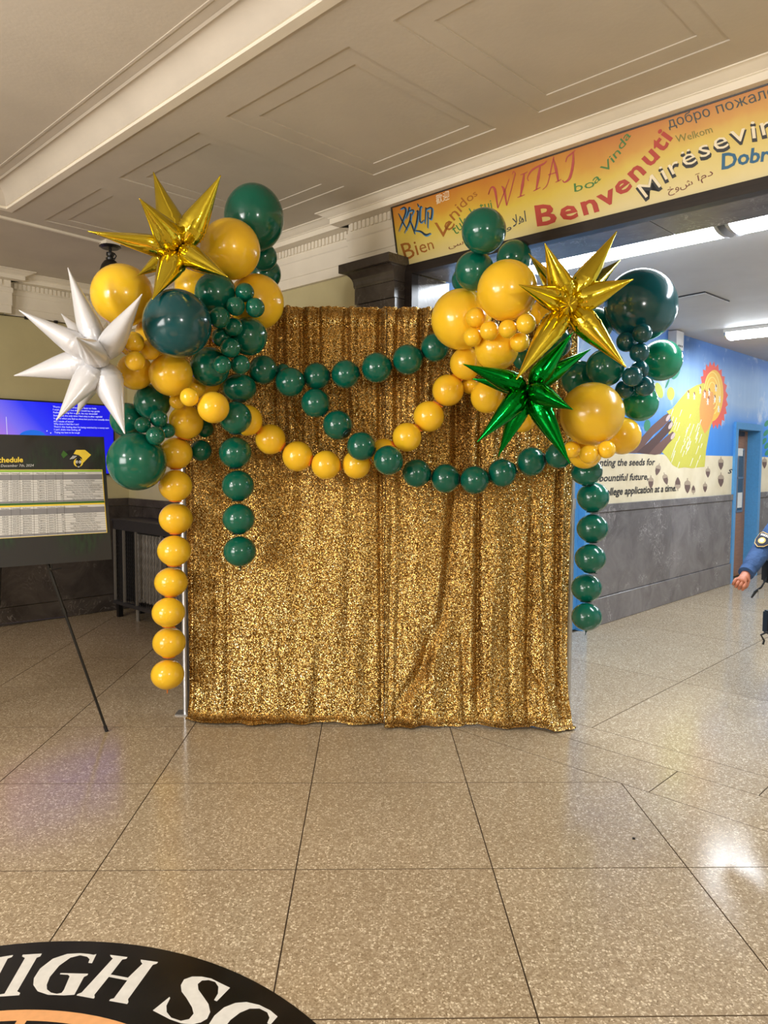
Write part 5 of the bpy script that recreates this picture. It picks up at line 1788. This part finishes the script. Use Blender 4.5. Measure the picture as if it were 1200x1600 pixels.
    ('t2', 0.2591, 4.0200, 1.4370, 0.0785, 0.0785, 'fifth dark green balloon from the left in the long sagging garland', 'dark green balloons of the long sagging garland', (False, 4, 10, 0.977, 0.124, -0.173)),
    ('t2', 0.4198, 4.0404, 1.4086, 0.0807, 0.0807, 'sixth dark green balloon from the left in the long sagging garland', 'dark green balloons of the long sagging garland', (False, 5, 10, 0.966, -0.257, -0.039)),
    ('t2', 0.5758, 3.9989, 1.4024, 0.0782, 0.0782, 'seventh dark green balloon from the left in the long sagging garland', 'dark green balloons of the long sagging garland', (False, 6, 10, 0.96, 0.131, 0.247)),
    ('t2', 0.7299, 4.0200, 1.4420, 0.0787, 0.0787, 'eighth dark green balloon from the left in the long sagging garland', 'dark green balloons of the long sagging garland', (False, 7, 10, 0.928, 0.132, 0.347)),
    ('t2', 0.8939, 4.0433, 1.5034, 0.0808, 0.0808, 'ninth dark green balloon from the left in the long sagging garland', 'dark green balloons of the long sagging garland', (False, 8, 10, 0.863, -0.452, 0.226)),
    ('t2', 1.0279, 3.9732, 1.5385, 0.0719, 0.0719, 'tenth dark green balloon from the left in the long sagging garland', 'dark green balloons of the long sagging garland', (False, 9, 10, 0.863, -0.452, 0.226)),
    ('y', -0.7729, 3.6692, 1.7621, 0.0780, 0.0780, 'first yellow balloon from the left in the sagging yellow garland', 'yellow balloons of the sagging garland', (False, 0, 10, 0.358, 0.923, -0.144)),
    ('y', -0.6572, 3.9679, 1.7156, 0.0828, 0.0828, 'second yellow balloon from the left in the sagging yellow garland', 'yellow balloons of the sagging garland', (False, 1, 10, 0.687, 0.436, -0.581)),
    ('y', -0.5416, 4.0413, 1.6177, 0.0828, 0.0828, 'third yellow balloon from the left in the sagging yellow garland', 'yellow balloons of the sagging garland', (False, 2, 10, 0.849, -0.001, -0.528)),
    ('y', -0.3942, 4.0411, 1.5260, 0.0830, 0.0830, 'fourth yellow balloon from the left in the sagging yellow garland', 'yellow balloons of the sagging garland', (False, 3, 10, 0.951, -0.122, -0.283)),
    ('y', -0.2373, 4.0210, 1.4793, 0.0793, 0.0793, 'fifth yellow balloon from the left in the sagging yellow garland', 'yellow balloons of the sagging garland', (False, 4, 10, 0.989, 0.149, 0.017)),
    ('y', -0.0713, 4.0461, 1.4823, 0.0781, 0.0781, 'sixth yellow balloon from the left in the sagging yellow garland', 'yellow balloons of the sagging garland', (False, 5, 10, 0.913, 0.011, 0.409)),
    ('y', 0.0799, 4.0479, 1.5500, 0.0764, 0.0764, 'seventh yellow balloon from the left in the sagging yellow garland', 'yellow balloons of the sagging garland', (False, 6, 10, 0.785, -0.324, 0.528)),
    ('y', 0.2036, 3.9967, 1.6333, 0.0788, 0.0788, 'eighth yellow balloon from the left in the sagging yellow garland', 'yellow balloons of the sagging garland', (False, 7, 10, 0.701, 0.248, 0.668)),
    ('y', 0.3243, 4.0394, 1.7483, 0.0847, 0.0847, 'ninth yellow balloon from the left in the sagging yellow garland', 'yellow balloons of the sagging garland', (False, 8, 10, 0.586, -0.012, 0.81)),
    ('y', 0.4279, 4.0372, 1.8915, 0.0862, 0.0862, 'tenth yellow balloon from the left in the sagging yellow garland', 'yellow balloons of the sagging garland', (False, 9, 10, 0.586, -0.012, 0.81)),
]
for i, (kind, x, y, z, rx, rz, lab, grp, chain) in enumerate(BALLOONS):
    if chain is None:
        v = Vector((x - CP[0], y - CP[1], z - CP[2])).normalized()
        ax = -v if abs(rx - rz) < 1e-4 else Vector((0.0, -0.25, 1)) if rz > rx else Vector((0, -1, 0.2))
        if abs(rx - rz) < 1e-4:
            ax = Vector((-v.x + 0.3 * math.sin(i * 2.1), -v.y, -v.z + 0.3 * math.cos(i * 1.7)))
        balloon(kind, (x, y, z), rx, rz, ax, lab, CGROUP[kind], None)
    else:
        hang, k, n, tx, ty, tz = chain
        balloon(kind, (x, y, z), rx, rz, (-tx, -ty, -tz), lab, grp, 'tail' if (hang and k == n - 1) else 'link')

# ================================================================== FOIL STARBURSTS
def spike(name, c, tip, R, mat, parent, seed, twist=0.0, n=20):
    c, tip = np.array(c, float), np.array(tip, float)
    ax = tip - c
    L = np.linalg.norm(ax)
    ax /= L
    h = np.array([0, 0, 1.0]) if abs(ax[2]) < 0.9 else np.array([1.0, 0, 0])
    e1 = np.cross(ax, h)
    e1 /= np.linalg.norm(e1)
    e2 = np.cross(ax, e1)
    e1, e2 = e1 * math.cos(twist) + e2 * math.sin(twist), e2 * math.cos(twist) - e1 * math.sin(twist)
    T_ = [0.03, 0.05, 0.08, 0.11, 0.14, 0.17, 0.20, 0.22, 0.24, 0.26, 0.28, 0.30, 0.32, 0.34, 0.37, 0.40, 0.45, 0.52, 0.60, 0.68, 0.76, 0.84, 0.91, 0.96, 0.985, 1.0]
    base = [(0.03, 0.14), (0.08, 0.50), (0.15, 0.80), (0.24, 0.98), (0.30, 1.0), (0.40, 0.93), (0.52, 0.76), (0.68, 0.50), (0.84, 0.25), (0.94, 0.10), (0.985, 0.055), (1.0, 0.03)]
    r = np.random.default_rng(seed)
    ph = r.uniform(0, 6.28, 3)
    v, f = [], []
    for t in T_:
        rad = R * np.interp(t, [b[0] for b in base], [b[1] for b in base])
        wr = math.exp(-((t - 0.27) / 0.13) ** 2)
        for q in range(n):
            w = 2 * math.pi * q / n
            cw, sw = math.cos(w), math.sin(w)
            seam = abs(cw) ** 10
            k = 1 + 0.10 * seam - 0.10 * abs(sw) ** 2
            k += wr * (0.07 * math.sin(t * 150 + ph[0] + 1.5 * cw) * abs(cw) ** 2 + 0.02 * math.sin(t * 90 + 3 * w + ph[1]))
            v.append(c + ax * (t * L) + rad * k * (cw * e1 + sw * e2))
    m = len(T_)
    for k in range(m - 1):
        for q in range(n):
            q2 = (q + 1) % n
            f.append((k * n + q, k * n + q2, (k + 1) * n + q2, (k + 1) * n + q))
    f += [tuple(range(n - 1, -1, -1)), tuple((m - 1) * n + q for q in range(n))]
    o = mesh(name, v, f, mat, smooth=True)
    return keep(o, parent)


def starburst(label, cpx, Y, tips, R, mat):
    c = aty(*cpx, Y)
    st = empty('foil_starburst', c)
    tag(st, label, 'foil balloon', 'foil starburst balloons')
    for k, t in enumerate(tips):
        px, py, dy = t[:3]
        spike('spike', c, aty(px, py, Y + dy), t[3] if len(t) > 3 else R, mat, st, int(px * 7 + py), twist=0.5 * k)
    m = MB()
    m.lathe([(0.0, -0.022), (0.016, -0.016), (0.022, 0), (0.016, 0.016), (0, 0.022)], 10)
    o = m.build('hub', mat, st, smooth=True)
    return st


starburst('gold foil starburst at the top of the left balloon cluster', (281, 392), 3.55, [(136, 361, 0.02, .052), (152, 366, -0.16, .05), (217.7, 309.8, -0.26), (239.5, 268.7, 0.10), (345, 273.7, -0.06), (356, 433, -0.26), (238, 468, -0.20), (214, 431, 0.13, .05)], 0.060, M['gold_foil'])
starburst('white foil starburst at the far left, before the pale wall', (158, 562), 3.53, [(29.6, 484.6, -0.12), (106, 418, -0.02), (222, 459.6, -0.36), (22, 587, 0.05), (95.6, 490, 0.28, .05), (119, 527, -0.42), (88, 657, -0.20), (120, 648, 0.18, .05), (195, 678, -0.12), (167, 503, 0.12, .05)], 0.064, M['white_foil'])
starburst('gold foil starburst on the right balloon cluster, its front spike facing out', (888, 476), 3.44, [(851, 379.7, -0.12), (964, 361, -0.05), (969.6, 406, 0.24, .05), (990, 436, -0.12), (978.5, 574.4, -0.10), (806.7, 593, -0.10), (810.6, 445, -0.18), (826, 396, 0.20, .05), (890, 477, -0.40, .042)], 0.060, M['gold_foil'])
starburst('green foil starburst on the right balloon cluster beside the ochre balloon', (826, 607), 3.58, [(723.6, 569, -0.06), (737.7, 592, 0.10, .05), (745.4, 691, -0.10), (778, 714, 0.12, .05), (891, 725.5, -0.10), (895, 640, -0.26), (923.6, 545, 0.05, .052), (895, 519.6, -0.10)], 0.058, M['green_foil'])

# ================================================================== OFFICER AT THE RIGHT EDGE
M['skin'] = plain('skin', lin(178, 112, 86), 0.5, grain=0.08)
T = NT('blue_uniform')
p = T.pos()
nz = T.noise(p, 14, 4, 0.6, 1.2)
T.set(Base_Color=T.ramp(nz.outputs[0], [(0.3, lin(38, 66, 108)), (0.7, lin(50, 82, 128))]), Roughness=0.8)
T.bump(nz.outputs[0], 0.7, 0.02)
M['uniform'] = T.m
M['navy_cloth'] = plain('navy_cloth', lin(26, 30, 44), 0.8)
M['hair'] = plain('dark_hair', lin(34, 26, 22), 0.5, grain=0.2)
M['patch_gold'] = plain('patch_gold', lin(206, 172, 96), 0.6)
M['patch_white'] = plain('patch_white', lin(226, 226, 224), 0.6)
M['patch_dark'] = plain('patch_dark', lin(22, 28, 46), 0.7)


def skin_figure(name, nodes, edges, mat, parent, levels=2, root=0):
    keys = list(nodes)
    ix = {k: i for i, k in enumerate(keys)}
    me = bpy.data.meshes.new(name)
    me.from_pydata([tuple(map(float, nodes[k][0])) for k in keys], [(ix[a], ix[b]) for a, b in edges], [])
    o = bpy.data.objects.new(name, me)
    COL.objects.link(o)
    md = o.modifiers.new('skin', 'SKIN')
    md.use_smooth_shade = True
    if not me.skin_vertices:
        me.skin_vertices.new()
    for k in keys:
        r = nodes[k][1]
        sv = me.skin_vertices[0].data[ix[k]]
        sv.radius = r if isinstance(r, tuple) else (r, r)
        sv.use_root = ix[k] == root
    sd = o.modifiers.new('smooth', 'SUBSURF')
    sd.levels = sd.render_levels = levels
    dg = bpy.context.evaluated_depsgraph_get()
    m2 = bpy.data.meshes.new_from_object(o.evaluated_get(dg))
    o.modifiers.clear()
    o.data = m2
    bpy.data.meshes.remove(me)
    m2.name = name
    m2.materials.clear()
    m2.materials.append(mat)
    m2.polygons.foreach_set('use_smooth', np.ones(len(m2.polygons), dtype=bool))
    return keep(o, parent)


HX, HY = 2.60, 4.36
per = empty('person', (HX, HY, 0))
tag(per, 'person in blue uniform jacket with shoulder patch, its swinging arm at the right edge', 'person')
V3 = lambda *a: np.array(a, float)
rs_, re_, rw_ = aty(1226, 812, 4.22), aty(1189, 861, 4.17), aty(1165, 897, 4.04)
ls_ = V3(HX + 0.01, HY + 0.19, rs_[2])
le_, lw_ = ls_ + V3(0.08, 0.06, -0.22), ls_ + V3(0.24, 0.05, -0.33)
hipz, zs_ = 0.74, rs_[2]
hip, waist, chest, neck = V3(HX, HY, hipz), V3(HX + .005, HY, hipz + .17), V3(HX, HY, zs_ - 0.10), V3(HX + .02, HY, zs_ + 0.06)
rh, lh = V3(HX - .005, HY - .085, hipz - .04), V3(HX + .005, HY + .085, hipz - .04)
rk, lk = V3(HX + .10, HY - .09, 0.41), V3(HX + .05, HY + .09, 0.41)
ra, la = V3(HX + .14, HY - .09, 0.075), V3(HX - .02, HY + .09, 0.075)


def hand(wrist, elbow, inward, side, nodes, edges, pre):
    d = (wrist - elbow) / np.linalg.norm(wrist - elbow)
    n = inward - d * (inward @ d)
    n /= np.linalg.norm(n)
    l = np.cross(d, n) * side
    nodes[pre + 'palm'] = (wrist + d * 0.035, (0.026, 0.020))
    nodes[pre + 'palm2'] = (wrist + d * 0.062, (0.030, 0.019))
    edges += [(pre + 'wrist', pre + 'palm'), (pre + 'palm', pre + 'palm2')]
    for k, ln in enumerate((0.92, 1.0, 0.95, 0.78)):
        b = wrist + d * 0.07 + l * (0.027 - 0.018 * k)
        q = [b, b + d * 0.026 * ln + n * 0.008, b + d * 0.026 * ln + n * 0.034 * ln, b + d * 0.004 + n * 0.042 * ln]
        prev = pre + 'palm2'
        for j, p in enumerate(q):
            nm = f'{pre}f{k}{j}'
            nodes[nm] = (p, (0.0105, 0.0095, 0.0088, 0.0078)[j])
            edges.append((prev, nm))
            prev = nm
    prev = pre + 'palm'
    for j, p in enumerate((wrist + d * 0.035 + l * 0.030 + n * 0.010, wrist + d * 0.062 + l * 0.036 + n * 0.026, wrist + d * 0.082 + l * 0.020 + n * 0.046)):
        nm = f'{pre}t{j}'
        nodes[nm] = (p, (0.0125, 0.0105, 0.009)[j])
        edges.append((prev, nm))
        prev = nm


N = {'hip': (hip, (0.12, 0.09)), 'waist': (waist, (0.105, 0.08)), 'chest': (chest, (0.125, 0.085)), 'collar': (V3(HX + .01, HY, zs_ + .005), 0.07), 'neck': (neck, 0.05), 'skull': (neck + V3(.02, 0, .09), 0.07), 'crown': (neck + V3(.01, 0, .17), 0.055),
     'rs': (rs_, 0.048), 're': (re_, 0.036), 'rwrist': (rw_, 0.024), 'ls': (ls_, 0.048), 'le': (le_, 0.036), 'lwrist': (lw_, 0.024),
     'rh': (rh, 0.078), 'rk': (rk, 0.05), 'ra': (ra, 0.034), 'rt': (ra + V3(.11, 0, -.045), 0.026), 'lh': (lh, 0.078), 'lk': (lk, 0.05), 'la': (la, 0.034), 'lt': (la + V3(.11, 0, -.045), 0.026)}
E_ = [('hip', 'waist'), ('waist', 'chest'), ('chest', 'collar'), ('collar', 'neck'), ('neck', 'skull'), ('skull', 'crown'), ('collar', 'rs'), ('rs', 're'), ('re', 'rwrist'), ('collar', 'ls'), ('ls', 'le'), ('le', 'lwrist'),
      ('hip', 'rh'), ('rh', 'rk'), ('rk', 'ra'), ('ra', 'rt'), ('hip', 'lh'), ('lh', 'lk'), ('lk', 'la'), ('la', 'lt')]
hand(rw_, re_, V3(0.25, 0.6, -0.35), 1, N, E_, 'r')
hand(lw_, le_, V3(0.1, -0.8, -0.3), -1, N, E_, 'l')
skin_figure('body', N, E_, M['skin'], per)
up = lambda a, b, t: a + (b - a) * t
J = {'hem': (hip + V3(0, 0, -.03), (0.15, 0.115)), 'waist': (waist, (0.135, 0.105)), 'chest': (chest, (0.155, 0.11)), 'collar': (V3(HX + .01, HY, zs_ + .0), (0.095, 0.085)), 'top': (neck + V3(0, 0, -.03), (0.062, 0.062)),
     'rs': (rs_, 0.068), 'rm': (up(rs_, re_, .5), 0.064), 're': (re_, 0.058), 'rf': (up(re_, rw_, .55), 0.051), 'rc': (up(re_, rw_, .93), 0.046), 'ls': (ls_, 0.068), 'le': (le_, 0.058), 'lc': (up(le_, lw_, .93), 0.046)}
skin_figure('jacket', J, [('hem', 'waist'), ('waist', 'chest'), ('chest', 'collar'), ('collar', 'top'), ('collar', 'rs'), ('rs', 'rm'), ('rm', 're'), ('re', 'rf'), ('rf', 'rc'), ('collar', 'ls'), ('ls', 'le'), ('le', 'lc')], M['uniform'], per)
d = (rw_ - re_) / np.linalg.norm(rw_ - re_)
keep(smooth_by_angle(MB().tube([rw_ - d * .048, rw_ - d * .044, rw_ - d * .006, rw_ - d * .002], [0.038, 0.044, 0.043, 0.036], 18).build('cuff', M['uniform'])), per)
TR = {'waist': (hip + V3(0, 0, .02), (0.135, 0.10)), 'rh': (rh + V3(0, 0, -.03), 0.098), 'rk': (rk, 0.07), 'ra': (ra + V3(0, 0, .05), 0.06), 'lh': (lh + V3(0, 0, -.03), 0.098), 'lk': (lk, 0.07), 'la': (la + V3(0, 0, .05), 0.06)}
skin_figure('trousers', TR, [('waist', 'rh'), ('rh', 'rk'), ('rk', 'ra'), ('waist', 'lh'), ('lh', 'lk'), ('lk', 'la')], M['navy_cloth'], per)
for a_, dz in ((ra, V3(.13, 0, -.032)), (la, V3(.13, 0, -.032))):
    skin_figure('shoe', {'a': (a_ + V3(-.02, 0, -.01), 0.045), 'b': (a_ + V3(.04, 0, dz[2] * .6), 0.043), 'c': (a_ + dz, 0.034)}, [('a', 'b'), ('b', 'c')], M['black_soft'], per)
sk = neck + V3(.03, 0, .105)
mb = MB()
v, f = [], []
for k in range(13):
    w = math.pi * k / 12
    for q in range(20):
        t = 2 * math.pi * q / 20
        x, y, z = math.sin(w) * math.cos(t), math.sin(w) * math.sin(t), math.cos(w)
        jaw = 1 - 0.22 * max(0, -z) ** 1.3
        nose = 0.16 * math.exp(-((t if t < math.pi else t - 2 * math.pi) / 0.16) ** 2 - ((z + 0.12) / 0.16) ** 2)
        v.append(sk + V3(0.092 * x * jaw * (1 + nose), 0.074 * y * jaw, 0.112 * z))
for k in range(12):
    for q in range(20):
        f.append((k * 20 + q, k * 20 + (q + 1) % 20, k * 20 + 20 + (q + 1) % 20, k * 20 + 20 + q))
keep(fix_normals(mesh('face', v, f, M['skin'], smooth=True)), per)
for s in (-1, 1):
    keep(MB().lathe([(0, -.012), (.010, -.006), (.012, 0), (.010, .006), (0, .012)], 10, sk + V3(.081, s * .03, .008)).build('eye', M['white'], smooth=True), per)
    keep(MB().lathe([(0, -.025), (.012, -.012), (.015, 0), (.013, .014), (0, .024)], 10, sk + V3(-.005, s * .074, -.005)).build('ear', M['skin'], smooth=True), per)
keep(MB().tube([sk + V3(.078, -.024, -.055), sk + V3(.086, 0, -.057), sk + V3(.078, .024, -.055)], [.003, .006, .003], 6).build('mouth', plain('lips', lin(150, 78, 70), 0.5), smooth=True), per)
v, f = [], []
for k in range(9):
    w = math.pi * 0.62 * k / 8
    for q in range(20):
        t = 2 * math.pi * q / 20
        ww = w * (0.62 if math.cos(t) > 0.55 else 1.0)
        v.append(sk + V3(0.102 * math.sin(ww) * math.cos(t) - .006, 0.084 * math.sin(ww) * math.sin(t), 0.122 * math.cos(ww)))
for k in range(8):
    for q in range(20):
        f.append((k * 20 + q, k * 20 + (q + 1) % 20, k * 20 + 20 + (q + 1) % 20, k * 20 + 20 + q))
keep(fix_normals(mesh('hair', v, f, M['hair'], smooth=True)), per)
keep(MB().lathe([(0, -.04), (.03, -.028), (.042, 0), (.03, .028), (0, .04)], 14, sk + V3(-.125, 0, .01)).build('hair_bun', M['hair'], smooth=True), per)
# shoulder patch on the sleeve: dark shield, gold ring, white letters bar
pc = aty(1193, 838, 4.10)
to = CP - pc
to /= np.linalg.norm(to)
axs = (re_ - rs_) / np.linalg.norm(re_ - rs_)
pn = to - axs * (to @ axs)
pn = pn / np.linalg.norm(pn)
pn = pn * 0.8 + np.array([-0.5, 0, 0.15])
pn -= axs * (pn @ axs)
pn /= np.linalg.norm(pn)
pw = np.cross(axs, pn)
mid = rs_ + axs * (((pc - rs_) @ axs))
R_sl = 0.071


def on_sleeve(u, v_, lift):
    w = u / R_sl
    return mid + axs * v_ + (pn * math.cos(w) + pw * math.sin(w)) * (R_sl + lift)


def shield(sc, lift, mat, name):
    out = [(-.042, -.038), (-.028, -.052), (0, -.046), (.028, -.052), (.042, -.038), (.043, .008), (.028, .038), (0, .056), (-.028, .038), (-.043, .008)]
    v = [on_sleeve(0, 0.0, lift)] + [on_sleeve(x * sc, y * sc, lift) for x, y in out]
    n = len(out)
    o = mesh(name, v, [(0, 1 + k, 1 + (k + 1) % n) for k in range(n)], mat)
    return keep(o, per)


shield(1.0, 0.0022, M['patch_gold'], 'shoulder_patch')
shield(0.90, 0.0034, M['patch_dark'], 'shoulder_patch_field')
v = [on_sleeve(0.019 * math.cos(w), 0.008 + 0.021 * math.sin(w), 0.0046) for w in np.linspace(0, 2 * math.pi, 16, endpoint=False)]
keep(mesh('patch_seal', v, [tuple(range(16))], M['patch_gold']), per)
v = [on_sleeve(0.011 * math.cos(w), 0.008 + 0.012 * math.sin(w), 0.0058) for w in np.linspace(0, 2 * math.pi, 12, endpoint=False)]
keep(mesh('patch_seal_centre', v, [tuple(range(12))], M['patch_white']), per)
mb = MB()
for k in range(6):
    x = -0.027 + 0.0092 * k
    mb.add([on_sleeve(x, -.036, .0048), on_sleeve(x + .006, -.036, .0048), on_sleeve(x + .006, -.022, .0048), on_sleeve(x, -.022, .0048)], [(0, 1, 2, 3)])
keep(mb.build('patch_bar', M['patch_white'], kind='stuff'), per)
# belt and what hangs from it
n = 28
ringp = [V3(HX + 0.128 * math.cos(2 * math.pi * k / n), HY + 0.165 * math.sin(2 * math.pi * k / n), hipz + .10) for k in range(n)]
v = [p + ZZ * dz for dz in (-.026, .026) for p in ringp]
keep(mesh('belt', v, [(k, (k + 1) % n, n + (k + 1) % n, n + k) for k in range(n)], M['black']), per)
bp = aty(1200, 893, 4.2)


def pouch(c, sx, sy, sz, name, mat):
    m = MB().box(-sx, sx, -sy, sy, -sz, sz)
    bm = bmesh.new()
    o = m.build(name, mat)
    bm.from_mesh(o.data)
    bmesh.ops.bevel(bm, geom=bm.edges[:], offset=min(sx, sy, sz) * .35, segments=2, affect='EDGES')
    bm.to_mesh(o.data)
    bm.free()
    for w in o.data.vertices:
        w.co = w.co + Vector(c)
    return keep(o, per)


pouch(bp + V3(.015, 0, 0), .035, .045, .065, 'belt_pouch', M['black_soft'])
pouch(bp + V3(.0, -.04, -.035), .016, .010, .03, 'key_holder', M['black'])
kt = aty(1189, 928, 4.14)
pouch(kt, .017, .003, .026, 'grey_key_tag', M['silver'])
keep(MB().tube([bp + V3(-.02, -.03, -.03), aty(1190, 917, 4.15), aty(1180, 925, 4.15), aty(1174, 934, 4.15)], [.004, .005, .008, .005], 8).build('belt_strap', M['black']), per)
hb = aty(1199, 972, 4.2)
pouch(hb + V3(.012, 0, 0), .026, .035, .068, 'thigh_holster', M['black'])
keep(MB().tube([hb + V3(0, -.02, -.05), aty(1189, 992, 4.17), aty(1194, 1001, 4.17), aty(1192, 1007, 4.17)], .006, 8).build('holster_strap', M['black']), per)
